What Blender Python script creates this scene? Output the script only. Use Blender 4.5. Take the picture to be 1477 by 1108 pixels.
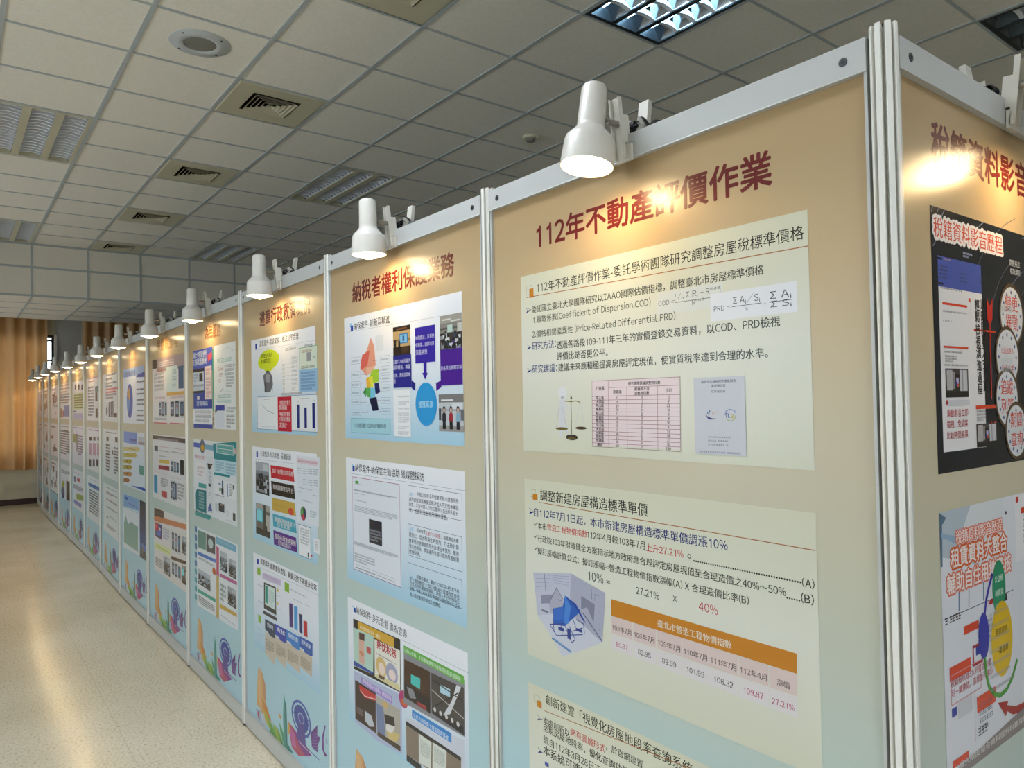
import bpy, bmesh, math, random
from mathutils import Vector, Matrix
SC = bpy.context.scene
for _o in list(bpy.data.objects):
    bpy.data.objects.remove(_o)
COL = SC.collection

# ------------------------------------------------------------------ camera
cam_d = bpy.data.cameras.new('camera')
cam = bpy.data.objects.new('camera', cam_d)
COL.objects.link(cam)
SC.camera = cam
F_PX, YAW, PITCH, ROLL = 1057.777, 2.490552, 0.0229368, -0.0181177
fw = Vector((math.cos(PITCH)*math.cos(YAW), math.cos(PITCH)*math.sin(YAW), math.sin(PITCH)))
rt = Vector((math.sin(YAW), -math.cos(YAW), 0))
up = rt.cross(fw)
r2 = math.cos(ROLL)*rt + math.sin(ROLL)*up
u2 = -math.sin(ROLL)*rt + math.cos(ROLL)*up
cam.matrix_world = Matrix(((r2.x, u2.x, -fw.x, 0.639595), (r2.y, u2.y, -fw.y, -1.359204),
                           (r2.z, u2.z, -fw.z, 1.856319), (0, 0, 0, 1)))
cam_d.sensor_fit = 'HORIZONTAL'
cam_d.sensor_width = 36.0
cam_d.lens = F_PX*36.0/1477.0
cam_d.clip_start = 0.02
cam_d.clip_end = 200

# ------------------------------------------------------------------ world, exposure
W = bpy.data.worlds.new('overcast sky')
SC.world = W
W.use_nodes = True
bg = W.node_tree.nodes['Background']
bg.inputs[0].default_value = (0.88, 0.93, 1.0, 1)
bg.inputs[1].default_value = 6.0
SC.view_settings.view_transform = 'Standard'
SC.view_settings.look = 'None'
SC.view_settings.gamma = 1.0
SC.view_settings.use_curve_mapping = False
SC.view_settings.exposure = 0.06
SC.cycles.use_denoising = True
SC.cycles.max_bounces = 8
SC.cycles.sample_clamp_indirect = 6.0
LAMP_W = 4.7          # watts of each clip-on spotlight
BULB_E = 22.0         # glow of the spotlight bulbs

# room measures (metres)
X_FAR, X_BACK, Y_LEFT, Y_RIGHT = -16.69, 4.6, -5.2, 6.6
Z_CEIL = 3.774
S_T, PHI, GX, GY = 0.56957, 1.57823, -3.11491, -1.16593
PX = [0, -1.25, -2.5, -3.755, -4.99, -6.28, -7.565, -8.86, -10.15, -11.41, -12.65, -13.93, -15.2, -16.39]
PY = [0, 0, 0, 0, -.008, -.022, -.03, -.018, -.018, -.03, -.052, -.066, -.055, -.04]


LWIN = [(-14.2, -11.2), (-10.2, -7.2), (-6.2, -3.2), (-2.2, 0.8)]     # unseen windows added to the left wall for daylight: x ranges
BWIN = [(-3.6, -0.9)]                                    # unseen window added to the back wall for its light: y range
FWIN = (-2.6, 0.265)                                                   # window of the far wall: y range
WZ0, WZ1 = 0.95, 2.95

# ------------------------------------------------------------------ materials
MATS = {}


def lin(h):
    out = []
    for i in (0, 2, 4):
        c = int(h[i:i+2], 16)/255.0
        out.append(c/12.92 if c <= .04045 else ((c+.055)/1.055)**2.4)
    return (*out, 1.0)


def pbr(name, hexcol, rough=.5, metal=0.0, spec=.5, emit=None, estr=0.0, coat=0.0):
    if name in MATS:
        return MATS[name]
    m = bpy.data.materials.new(name)
    m.use_nodes = True
    b = m.node_tree.nodes['Principled BSDF']
    b.inputs['Base Color'].default_value = lin(hexcol)
    b.inputs['Roughness'].default_value = rough
    b.inputs['Metallic'].default_value = metal
    b.inputs['Specular IOR Level'].default_value = spec
    if coat:
        b.inputs['Coat Weight'].default_value = coat
        b.inputs['Coat Roughness'].default_value = .1
    if emit:
        b.inputs['Emission Color'].default_value = lin(emit)
        b.inputs['Emission Strength'].default_value = estr
    MATS[name] = m
    return m


PRINT_R = .27
PAPER = .70          # satin paper returns a little less than the ink swatches


def ink(hexcol):
    m = pbr('ink_'+hexcol, hexcol, PRINT_R, 0, .45)
    c = lin(hexcol)
    m.node_tree.nodes['Principled BSDF'].inputs['Base Color'].default_value = (c[0]*PAPER, c[1]*PAPER, c[2]*PAPER, 1)
    return m


def nodes_of(name, rough=.5):
    m = pbr(name, 'cccccc', rough)
    return m, m.node_tree, m.node_tree.nodes['Principled BSDF']


def ramp(nt, stops):
    r = nt.nodes.new('ShaderNodeValToRGB')
    e = r.color_ramp.elements
    while len(e) < len(stops):
        e.new(.5)
    for k, (p, h) in enumerate(stops):
        e[k].position = p
        e[k].color = lin(h)
    return r


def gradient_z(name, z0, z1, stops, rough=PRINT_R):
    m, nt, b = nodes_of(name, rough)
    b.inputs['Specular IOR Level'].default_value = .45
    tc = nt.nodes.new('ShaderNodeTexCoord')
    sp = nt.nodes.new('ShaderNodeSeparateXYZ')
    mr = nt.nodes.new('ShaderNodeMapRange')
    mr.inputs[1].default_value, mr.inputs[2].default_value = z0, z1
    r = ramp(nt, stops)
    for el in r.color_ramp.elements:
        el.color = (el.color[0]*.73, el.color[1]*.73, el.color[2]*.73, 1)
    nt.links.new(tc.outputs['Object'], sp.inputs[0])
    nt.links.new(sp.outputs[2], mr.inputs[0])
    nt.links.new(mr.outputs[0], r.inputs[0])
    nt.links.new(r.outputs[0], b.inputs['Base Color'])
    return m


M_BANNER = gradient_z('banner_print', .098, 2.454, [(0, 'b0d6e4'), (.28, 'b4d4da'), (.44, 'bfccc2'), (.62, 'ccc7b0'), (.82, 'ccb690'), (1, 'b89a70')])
M_SLBLUE = gradient_z('slide_blue_print', 0, .52, [(0, 'b0d4e6'), (.3, 'd2e2ee'), (.65, 'e8ebf2'), (1, 'f0f1f4')])
M_SLGREEN = gradient_z('slide_green_print', 0, .52, [(0, 'd2d5ba'), (.5, 'd8dac4'), (1, 'd2d4b4')])
M_SLPLAIN = ink('ecebea')
M_ALU = pbr('white_coated_aluminium', 'aeafac', .38, 0, .5)
M_ALU2 = pbr('ivory_coated_aluminium', 'd6d4cc', .42, 0, .5)
M_GAP = pbr('dark_rubber_foot', '3a3b3a', .7)
M_BACK = pbr('grey_board_back', '8e8e8a', .7)
M_SCREW = pbr('screw_steel', '4a4c50', .4, .8)
M_HEX = pbr('screw_socket', '101112', .6)
M_LAMP = pbr('white_enamel', 'c9c5bc', .3, 0, .5)
M_CLAMP = pbr('ivory_plastic', 'c6c2b6', .42, 0, .5)
M_CHROME = pbr('brushed_steel', 'b0aca4', .28, 1.0)
M_BLACK = pbr('black_rubber', '0c0c0d', .45)
M_BULB = pbr('frosted_bulb_glow', 'fff4e0', .4, 0, .5, 'ffe2b0', BULB_E)
M_TBAR = pbr('ceiling_tee_bar', 'a6aaa9', .6)
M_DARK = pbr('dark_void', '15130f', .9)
M_BRONZE = pbr('window_bronze', '1c2226', .5)
M_PLASTIC = pbr('aged_plastic', 'c9c2a6', .55)
M_GRILLE = pbr('speaker_grille', '77746a', .6)
M_SPK = pbr('speaker_rim', 'b4b6b6', .45)
M_WHITEPL = pbr('painted_trunking', 'd2cdb8', .5)
M_MIRROR = pbr('bright_reflector', 'aeb4ba', .14, 1.0)
M_BLADE = pbr('louver_blade', 'f2f4f8', .25, .25)
M_TUBE_ADDED = pbr('added_tube_lit', 'ffffff', .4, 0, .5, 'e9f1ff', 165.0)  # strong tubes, only in the added ceiling lights out of view
M_TUBE_DIM = pbr('tube_lit_weak', 'ffffff', .4, 0, .5, 'a8dcff', 26.0)
M_TUBE_OFF = pbr('tube_unlit', 'd4d6d4', .35)
M_BASEBD = pbr('baseboard_dark', '2a1412', .45)
M_VENT = pbr('vent_cream', 'b9b298', .5)
M_FRAMEW = pbr('window_white_trim', 'd8dcdc', .45)


def mat_noise(name, h1, h2, scale, rough, detail=4, bump=0.0, stretch=None):
    m, nt, b = nodes_of(name, rough)
    tc = nt.nodes.new('ShaderNodeTexCoord')
    mp = nt.nodes.new('ShaderNodeMapping')
    if stretch:
        mp.inputs['Scale'].default_value = stretch
    n = nt.nodes.new('ShaderNodeTexNoise')
    n.inputs['Scale'].default_value = scale
    n.inputs['Detail'].default_value = detail
    r = ramp(nt, [(.3, h1), (.7, h2)])
    nt.links.new(tc.outputs['Object'], mp.inputs[0])
    nt.links.new(mp.outputs[0], n.inputs['Vector'])
    nt.links.new(n.outputs[0], r.inputs[0])
    nt.links.new(r.outputs[0], b.inputs['Base Color'])
    if bump:
        bp = nt.nodes.new('ShaderNodeBump')
        bp.inputs['Strength'].default_value = bump
        bp.inputs['Distance'].default_value = .002
        nt.links.new(n.outputs[0], bp.inputs['Height'])
        nt.links.new(bp.outputs[0], b.inputs['Normal'])
    return m


M_TILE = mat_noise('ceiling_tile', 'dad3c5', 'e2dbce', 60, .85, 5)
M_WALL = mat_noise('painted_wall', 'c8c4b2', 'd2cebd', 2.5, .7)
M_PIER = mat_noise('painted_pier', 'b4b4ac', 'bcbcb4', 2.5, .7)
M_CURT = mat_noise('tan_curtain_fabric', 'd6ae7c', 'dab486', 9, .62, 5, .25, (1, 1, .35))
_nt = M_CURT.node_tree
_tr = _nt.nodes.new('ShaderNodeBsdfTranslucent')
_tr.inputs[0].default_value = lin('d8a468')
_mx = _nt.nodes.new('ShaderNodeMixShader')
_mx.inputs[0].default_value = .14
_nt.links.new(_nt.nodes['Principled BSDF'].outputs[0], _mx.inputs[1])
_nt.links.new(_tr.outputs[0], _mx.inputs[2])
_nt.links.new(_mx.outputs[0], _nt.nodes['Material Output'].inputs[0])


def floor_mat():
    m, nt, b = nodes_of('polished_terrazzo', .2)
    N, L = nt.nodes, nt.links
    tc = N.new('ShaderNodeTexCoord')
    n1 = N.new('ShaderNodeTexNoise')
    n1.inputs['Scale'].default_value = 70
    n1.inputs['Detail'].default_value = 6
    r1 = ramp(nt, [(.30, 'b4ab94'), (.42, 'ddd5be'), (.6, 'e8e1cd'), (.75, 'eee8d8')])
    n2 = N.new('ShaderNodeTexNoise')
    n2.inputs['Scale'].default_value = 1.1
    n2.inputs['Detail'].default_value = 4
    r2 = ramp(nt, [(.35, 'ece8de'), (.65, 'ffffff')])
    mx = N.new('ShaderNodeMix')
    mx.data_type = 'RGBA'
    mx.blend_type = 'MULTIPLY'
    mx.inputs[0].default_value = .7
    br = N.new('ShaderNodeTexBrick')
    br.offset = 0
    br.inputs['Scale'].default_value = 1.0
    br.inputs['Mortar Size'].default_value = .0022
    br.inputs['Brick Width'].default_value = .6
    br.inputs['Row Height'].default_value = .6
    br.inputs['Color1'].default_value = (1, 1, 1, 1)
    br.inputs['Color2'].default_value = (.985, .985, .985, 1)
    br.inputs['Mortar'].default_value = (.84, .82, .77, 1)
    mx2 = N.new('ShaderNodeMix')
    mx2.data_type = 'RGBA'
    mx2.blend_type = 'MULTIPLY'
    mx2.inputs[0].default_value = 1
    for t in (n1, n2, br):
        L.new(tc.outputs['Object'], t.inputs['Vector'])
    L.new(n1.outputs[0], r1.inputs[0])
    L.new(n2.outputs[0], r2.inputs[0])
    L.new(r1.outputs[0], mx.inputs[6])
    L.new(r2.outputs[0], mx.inputs[7])
    L.new(mx.outputs[2], mx2.inputs[6])
    L.new(br.outputs['Color'], mx2.inputs[7])
    L.new(mx2.outputs[2], b.inputs['Base Color'])
    n3 = N.new('ShaderNodeTexNoise')
    n3.inputs['Scale'].default_value = 2.2
    n3.inputs['Detail'].default_value = 5
    mr = N.new('ShaderNodeMapRange')
    mr.inputs[3].default_value, mr.inputs[4].default_value = .13, .24
    L.new(tc.outputs['Object'], n3.inputs['Vector'])
    L.new(n3.outputs[0], mr.inputs[0])
    L.new(mr.outputs[0], b.inputs['Roughness'])
    b.inputs['Specular IOR Level'].default_value = .62
    return m


M_FLOOR = floor_mat()


def glass_mat():
    m = bpy.data.materials.new('window_glass')
    m.use_nodes = True
    nt = m.node_tree
    nt.nodes.clear()
    o = nt.nodes.new('ShaderNodeOutputMaterial')
    t = nt.nodes.new('ShaderNodeBsdfTransparent')
    t.inputs[0].default_value = (.92, .96, .97, 1)
    g = nt.nodes.new('ShaderNodeBsdfGlossy')
    g.inputs['Roughness'].default_value = .02
    f = nt.nodes.new('ShaderNodeFresnel')
    x = nt.nodes.new('ShaderNodeMixShader')
    nt.links.new(f.outputs[0], x.inputs[0])
    nt.links.new(t.outputs[0], x.inputs[1])
    nt.links.new(g.outputs[0], x.inputs[2])
    nt.links.new(x.outputs[0], o.inputs[0])
    return m


M_GLASS = glass_mat()

# ------------------------------------------------------------------ mesh helpers


class MB:
    """collects faces and links them as ONE mesh object"""

    def __init__(self):
        self.v, self.f, self.mi, self.mats = [], [], [], []

    def slot(self, m):
        if m not in self.mats:
            self.mats.append(m)
        return self.mats.index(m)

    def face(self, pts, m):
        n = len(self.v)
        self.v += [tuple(p) for p in pts]
        self.f.append(tuple(range(n, n+len(pts))))
        self.mi.append(self.slot(m))

    def box(self, x0, y0, z0, x1, y1, z1, m, T=None):
        c = [Vector((x, y, z)) for z in (z0, z1) for y in (y0, y1) for x in (x0, x1)]
        if T is not None:
            c = [T @ p for p in c]
        for q in ((0, 2, 3, 1), (4, 5, 7, 6), (0, 1, 5, 4), (2, 6, 7, 3), (0, 4, 6, 2), (1, 3, 7, 5)):
            self.face([c[i] for i in q], m)

    def prism(self, poly, d0, d1, m, fn):
        """poly: 2D outline; fn(a, b, d) -> point"""
        n = len(poly)
        self.face([fn(a, b, d0) for a, b in reversed(poly)], m)
        self.face([fn(a, b, d1) for a, b in poly], m)
        for i in range(n):
            a, b = poly[i], poly[(i+1) % n]
            self.face([fn(*a, d0), fn(*b, d0), fn(*b, d1), fn(*a, d1)], m)

    def lathe(self, prof, m, T=None, seg=32, axis='z'):
        rings = []
        for r, z in prof:
            ring = []
            for k in range(seg):
                a = 2*math.pi*k/seg
                p = Vector((r*math.cos(a), r*math.sin(a), z))
                ring.append(T @ p if T is not None else p)
            rings.append(ring)
        base = len(self.v)
        for ring in rings:
            self.v += [tuple(p) for p in ring]
        s = self.slot(m)
        for i in range(len(rings)-1):
            for k in range(seg):
                a, b = base+i*seg+k, base+i*seg+(k+1) % seg
                self.f.append((a, b, b+seg, a+seg))
                self.mi.append(s)
        for i, rev in ((0, True), (len(rings)-1, False)):
            if prof[i][0] > 1e-4:
                idx = [base+i*seg+k for k in range(seg)]
                self.f.append(tuple(reversed(idx)) if rev else tuple(idx))
                self.mi.append(s)

    def tube(self, pts, r, m, seg=8):
        pts = [Vector(p) for p in pts]
        base = len(self.v)
        s = self.slot(m)
        for i, p in enumerate(pts):
            t = (pts[min(i+1, len(pts)-1)]-pts[max(i-1, 0)]).normalized()
            a = t.orthogonal() if i == 0 else (a-t*a.dot(t))
            a = a.normalized()
            b = t.cross(a)
            for k in range(seg):
                an = 2*math.pi*k/seg
                self.v.append(tuple(p+r*(math.cos(an)*a+math.sin(an)*b)))
        for i in range(len(pts)-1):
            for k in range(seg):
                q, w = base+i*seg+k, base+i*seg+(k+1) % seg
                self.f.append((q, w, w+seg, q+seg))
                self.mi.append(s)
        self.f.append(tuple(base+k for k in reversed(range(seg))))
        self.mi.append(s)
        e = base+(len(pts)-1)*seg
        self.f.append(tuple(e+k for k in range(seg)))
        self.mi.append(s)

    def build(self, name, parent=None, smooth=False, bevel=0.0, merge=True):
        me = bpy.data.meshes.new(name)
        me.from_pydata(self.v, [], self.f)
        for m in self.mats:
            me.materials.append(m)
        me.polygons.foreach_set('material_index', self.mi)
        if merge:
            b = bmesh.new()
            b.from_mesh(me)
            bmesh.ops.remove_doubles(b, verts=b.verts, dist=1e-6)
            bmesh.ops.recalc_face_normals(b, faces=b.faces)
            b.to_mesh(me)
            b.free()
        if smooth:
            me.polygons.foreach_set('use_smooth', [True]*len(me.polygons))
            me.set_sharp_from_angle(angle=math.radians(40))
        o = bpy.data.objects.new(name, me)
        COL.objects.link(o)
        if parent is not None:
            o.parent = parent
        if bevel:
            bv = o.modifiers.new('bevel', 'BEVEL')
            bv.width = bevel
            bv.segments = 2
            bv.limit_method = 'ANGLE'
        return o


def empty(name, loc, rz=0.0):
    o = bpy.data.objects.new(name, None)
    o.location = loc
    o.rotation_euler = (0, 0, rz)
    o.empty_display_size = .1
    COL.objects.link(o)
    return o


def tag(o, label, cat, group=None):
    o['label'] = label
    o['category'] = cat
    if group:
        o['group'] = group
    return o


def struct(o):
    o['kind'] = 'structure'
    return o


def copy_tree(o, parent=None):
    c = o.copy()
    COL.objects.link(c)
    if parent is not None:
        c.parent = parent
    for ch in [k for k in bpy.data.objects if k.parent == o]:
        copy_tree(ch, c)
    return c


# ------------------------------------------------------------------ the room
b = MB()
b.box(X_FAR-.2, Y_LEFT-.2, -.1, X_BACK+.2, Y_RIGHT+.2, 0, M_FLOOR)
struct(b.build('floor'))

# far wall with a window opening (behind the curtains)
b = MB()
T_W = .18
fy0, fy1 = FWIN
zt = Z_CEIL+.25
b.box(X_FAR-T_W, Y_LEFT, 0, X_FAR, fy0, zt, M_WALL)
b.box(X_FAR-T_W, fy1, 0, X_FAR, .73, zt, M_PIER)
b.box(X_FAR-T_W, fy0, 0, X_FAR, fy1, WZ0, M_WALL)
b.box(X_FAR-T_W, fy0, 3.35, X_FAR, fy1, zt, M_WALL)
b.box(X_FAR-T_W, .73, 0, X_FAR, Y_RIGHT, zt, M_WALL)
struct(b.build('wall_far', merge=False))


def wall_with_windows(name, wins, lo, hi, fixed, axis, outward):
    b = MB()

    def bx(a0, a1, z0, z1):
        d0, d1 = sorted((fixed, fixed+outward*T_W))
        if axis == 'x':
            b.box(a0, d0, z0, a1, d1, z1, M_WALL)
        else:
            b.box(d0, a0, z0, d1, a1, z1, M_WALL)
    c = lo
    for a0, a1 in wins:
        bx(c, a0, 0, zt)
        bx(a0, a1, 0, WZ0)
        bx(a0, a1, WZ1, zt)
        c = a1
    bx(c, hi, 0, zt)
    return struct(b.build(name, merge=False))


wall_with_windows('wall_left', LWIN, X_FAR, X_BACK, Y_LEFT, 'x', -1)
wall_with_windows('wall_back', BWIN, Y_LEFT, Y_RIGHT, X_BACK, 'y', 1)
wall_with_windows('wall_right', [], X_FAR, X_BACK, Y_RIGHT, 'x', 1)


def window(n, axis, fixed, a0, a1, z0, z1, outward, mid=3):
    """bronze frame, mullions and glass set in the wall opening"""
    e = MB()
    g = MB()
    d0, d1 = sorted((fixed+outward*.07, fixed+outward*.12))
    dg = fixed+outward*.095

    def bx(p0, p1, q0, q1, mb, m, t0=None, t1=None):
        u0, u1 = (d0, d1) if t0 is None else (t0, t1)
        if axis == 'x':
            mb.box(p0, u0, q0, p1, u1, q1, m)
        else:
            mb.box(u0, p0, q0, u1, p1, q1, m)
    w = .05
    bx(a0, a0+w, z0, z1, e, M_BRONZE)
    bx(a1-w, a1, z0, z1, e, M_BRONZE)
    bx(a0+w, a1-w, z0, z0+w, e, M_BRONZE)
    bx(a0+w, a1-w, z1-w, z1, e, M_BRONZE)
    for k in range(1, mid):
        c = a0+(a1-a0)*k/mid
        bx(c-.02, c+.02, z0+w, z1-w, e, M_BRONZE)
    for q in (2.84, 3.24) if axis == 'y' and fixed < 0 else (z0+(z1-z0)*.68,):
        bx(a0+w, a1-w, q-.018, q+.018, e, M_BRONZE, d0+.004, d1-.004)
    bx(a0+w*.5, a1-w*.5, z0+w*.5, z1-w*.5, g, M_GLASS, dg-.003, dg+.003)
    f = struct(e.build('window_%d' % n, merge=False))
    p = g.build('pane', f)
    return f


wn = 1
window(wn, 'y', X_FAR, FWIN[0], FWIN[1], WZ0, 3.35, -1, 4)
for a0, a1 in LWIN:
    wn += 1
    window(wn, 'x', Y_LEFT, a0, a1, WZ0, WZ1, -1)
for a0, a1 in BWIN:
    wn += 1
    window(wn, 'y', X_BACK, a0, a1, WZ0, WZ1, 1)
b = MB()
b.box(X_FAR, FWIN[1]-.012, WZ0, X_FAR+.03, FWIN[1]+.035, 3.35, M_FRAMEW)
struct(b.build('trim_1'))

b = MB()
b.box(X_FAR, Y_LEFT, 0, X_FAR+.018, Y_RIGHT, .112, M_BASEBD)
struct(b.build('baseboard_far'))
b = MB()
b.box(X_FAR+.018, Y_LEFT, 0, X_BACK, Y_LEFT+.018, .112, M_BASEBD)
struct(b.build('baseboard_left'))
b = MB()
b.box(X_FAR+.018, Y_RIGHT-.018, 0, X_BACK, Y_RIGHT, .112, M_BASEBD)
struct(b.build('baseboard_right'))


# ceiling grid: a runs to +y, b runs to -x
cP, sP = math.cos(PHI), math.sin(PHI)


def cell(a, bb, z=Z_CEIL):
    return Vector((GX+S_T*(a*cP-bb*sP), GY+S_T*(a*sP+bb*cP), z))


TROFF = [(0, 3, 'fine', 0), (0, 9, 'fine', 0), (4, 3, 'fine', 0), (4, 9, 'fine', 0), (4, -4, 'coarse', 2), (7, -6, 'coarse', 0),
         (0, -4, 'coarse', 1), (-4, -4, 'coarse', 1), (0, -10, 'coarse', 1), (-4, -10, 'coarse', 1), (4, -10, 'coarse', 1)]  # this row: unseen fixtures added to brighten the floor and corner panel
VENTS = [(2, -2), (2, 1), (2, 4), (2, 7), (2, 10)]
A0, A1, B0, B1 = -7, 14, -14, 11
skip = set()
noedge = set()
for a, bb, kd, on in TROFF:
    skip |= {(a, bb), (a, bb+1)}
    noedge.add((a, bb+1))
for c in VENTS:
    skip.add(c)
b = MB()
for a in range(A0, A1):
    for bb in range(B0, B1):
        if (a, bb) not in skip:
            b.face([cell(a, bb), cell(a, bb+1), cell(a+1, bb+1), cell(a+1, bb)], M_TILE)
ZB = Z_CEIL-.006
for a in range(A0, A1+1):        # main tees along the display wall
    h = .021
    b.face([cell(a-h, B0, ZB), cell(a-h, B1, ZB), cell(a+h, B1, ZB), cell(a+h, B0, ZB)], M_TBAR)
    for s in (-h, h):
        b.face([cell(a+s, B0, ZB), cell(a+s, B1, ZB), cell(a+s, B1), cell(a+s, B0)], M_TBAR)
for bb in range(B0, B1+1):
    h = .014
    for a in range(A0, A1):
        if (a, bb) in noedge:
            continue
        b.face([cell(a+.02, bb-h, ZB+.001), cell(a+.02, bb+h, ZB+.001), cell(a+.98, bb+h, ZB+.001), cell(a+.98, bb-h, ZB+.001)], M_TBAR)
        for s in (-h, h):
            b.face([cell(a+.02, bb+s, ZB+.001), cell(a+.98, bb+s, ZB+.001), cell(a+.98, bb+s), cell(a+.02, bb+s)], M_TBAR)
# slab above the tiles (closes the recesses) and the strip of ceiling past the beam
b.box(X_FAR, Y_LEFT, Z_CEIL+.16, X_BACK, Y_RIGHT, Z_CEIL+.25, M_DARK)
struct(b.build('ceiling', merge=False))

# dropped beam across the room, clad in the same tiles
XB0, XB1, ZBM = cell(0, 11).x-.005, -11.82, 3.155
b = MB()
b.box(XB1, Y_LEFT, ZBM, XB0, Y_RIGHT, Z_CEIL+.1, M_TILE)
for a in range(A0, A1+1):
    y = cell(a, 11).y
    b.box(XB0, y-.012, ZBM, XB0+.004, y+.012, Z_CEIL, M_TBAR)
    b.box(XB1, y-.012, ZBM-.004, XB0, y+.012, ZBM, M_TBAR)
for z in (3.495, ZBM+.012, Z_CEIL-.012):
    b.box(XB0, Y_LEFT, z-.012, XB0+.005, Y_RIGHT, z+.012, M_TBAR)
for x in (XB0-.6, XB0-1.2, XB0-1.8):
    b.box(x-.012, Y_LEFT, ZBM-.005, x+.012, Y_RIGHT, ZBM, M_TBAR)
struct(b.build('trim_2', merge=False))
b = MB()
b.box(X_FAR, Y_LEFT, Z_CEIL-.05, XB1, Y_RIGHT, Z_CEIL, M_TILE)
struct(b.build('trim_3', merge=False))


# recessed troffers
def troffer(a, bb, kind, on, label):
    o = cell(a+.5, bb+1)
    e = empty('ceiling_light', o, PHI-math.pi/2)
    tag(e, label, 'ceiling light', 'recessed ceiling lights')
    hx, hy = S_T-.012, S_T/2-.012      # half length along x, half width along y
    dep = .085
    h = MB()
    fr = .022
    face_m = M_VENT if kind == 'fine' else M_BRONZE
    for s in (-1, 1):
        h.box(-hx, min(s*hy, s*(hy-fr)), -.006, hx, max(s*hy, s*(hy-fr)), dep, face_m)
        h.box(min(s*hx, s*(hx-fr)), -hy+fr, -.006, max(s*hx, s*(hx-fr)), hy-fr, dep, face_m)
    h.box(-hx, -hy, dep, hx, hy, dep+.01, M_MIRROR)
    inner = hy-fr
    gap = .048 if kind == 'fine' else .03
    bw = (2*inner-2*gap)/3
    for k in range(2):
        y0 = -inner+bw*(k+1)+gap*k
        h.box(-hx+fr, y0, -.004, hx-fr, y0+gap, .012, face_m)
    h.build('housing', e, merge=False)
    L = hx-fr
    for k in range(3):
        y0 = -inner+k*(bw+gap)
        yc = y0+bw/2
        r = MB()
        prof = []
        for i in range(9):
            t = -1+2*i/8
            prof.append((yc+t*bw/2, dep-.004-(abs(t)**2.2)*(dep-.006)))
        for i in range(8):
            (ya, za), (yb, zb) = prof[i], prof[i+1]
            r.face([(-L, ya, za), (L, ya, za), (L, yb, zb), (-L, yb, zb)], M_MIRROR)
        r.build('reflector', e, smooth=True)
        t = MB()
        t.tube([(-L+.01, yc, .058), (L-.01, yc, .058)], .013, (M_TUBE_OFF, M_TUBE_ADDED, M_TUBE_DIM)[on], 12)
        t.build('tube', e, smooth=True)
        lv = MB()
        n = 17 if kind == 'fine' else 9
        for j in range(1, n):
            x = -L+2*L*j/n
            w = .006 if kind == 'fine' else .012
            pts = []
            for i in range(9):
                tt = -1+2*i/8
                pts.append((yc+tt*bw/2*.97, .002+.012*(1-tt*tt)))
            for i in range(8):
                (ya, za), (yb, zb) = pts[i], pts[i+1]
                lv.face([(x-w, ya, za), (x-w, yb, zb), (x, yb, zb+.036), (x, ya, za+.036)], M_BLADE)
                lv.face([(x+w, yb, zb), (x+w, ya, za), (x, ya, za+.036), (x, yb, zb+.036)], M_BLADE)
                lv.face([(x-w, ya, za), (x+w, ya, za), (x+w, yb, zb), (x-w, yb, zb)], M_BLADE)
            for i in (0, 8):
                ya, za = pts[i]
                xn = -L+2*L*(j+1)/n
                lv.face([(x+w, ya, za), (xn-w, ya, za), (xn, ya, za+.036), (x, ya, za+.036)], M_BLADE) if j < n-1 else None
        lv.build('louver', e)
    return e


TL = ['unlit recessed ceiling light at the left edge, below and left of the round speaker',
      'unlit recessed ceiling light at far left, just in front of the ceiling beam',
      'unlit mirrored ceiling light in the middle of the ceiling, above the map panel',
      'farthest unlit ceiling light, seen low behind the spotlights of the display wall',
      'lit bluish-white recessed ceiling light at the top of the picture',
      'unlit black-framed recessed ceiling light behind the corner post at right',
      'added unseen lit ceiling light over the passage just in front of the price-table panel',
      'added unseen lit ceiling light over the passage on the window side, behind the camera',
      'added unseen lit ceiling light nearest the back wall in the middle of the room',
      'added unseen lit ceiling light nearest the back wall on the window side',
      'added unseen lit ceiling light nearest the back wall facing the panel round the corner']
for (a, bb, kd, on), lb in zip(TROFF, TL):
    troffer(a, bb, kd, on, lb)


# square four-way air diffusers
def vent(a, bb, label):
    o = cell(a+.5, bb+.5)
    e = empty('air_vent', o, PHI-math.pi/2)
    tag(e, label, 'air vent', 'square ceiling air vents')
    H = S_T/2-.012
    p = MB()
    hole = .148
    # cover plate sloping gently to the opening
    ring = lambda r, z: [(-r, -r, z), (r, -r, z), (r, r, z), (-r, r, z)]
    o1, o2, o3 = ring(H, -.002), ring(H-.012, -.008), ring(hole, -.004)
    for A_, B_ in ((o1, o2), (o2, o3)):
        for i in range(4):
            p.face([A_[i], A_[(i+1) % 4], B_[(i+1) % 4], B_[i]], M_VENT)
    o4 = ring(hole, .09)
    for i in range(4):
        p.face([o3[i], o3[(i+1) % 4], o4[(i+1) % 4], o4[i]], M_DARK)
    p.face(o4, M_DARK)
    p.build('face_plate', e, merge=False)
    for k in range(5):
        q = MB()
        r0 = hole-.014-k*.0265
        A_, B_ = ring(r0, -.013), ring(max(r0-.017, .006), .003)
        A2, B2 = ring(r0-.003, -.013), ring(max(r0-.019, .004), .001)
        for i in range(4):
            j = (i+1) % 4
            q.face([A_[i], A_[j], B_[j], B_[i]], M_VENT)
            q.face([A2[i], A2[j], B2[j], B2[i]], M_VENT)
            q.face([A_[i], A_[j], A2[j], A2[i]], M_VENT)
        if k == 4:
            q.face(ring(max(r0-.019, .004), .001), M_VENT)
        q.build('louver_ring', e, merge=False)
    return e


VL = ['square cream air vent cut off by the top edge, first of the row of vents',
      'square cream air vent nearest the round ceiling speaker',
      'square cream air vent third in the row running along the ceiling',
      'square cream air vent fourth in the row, last but one before the beam',
      'small distant square cream air vent right at the foot of the ceiling beam']
for c, lb in zip(VENTS, VL):
    vent(c[0], c[1], lb)

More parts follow.
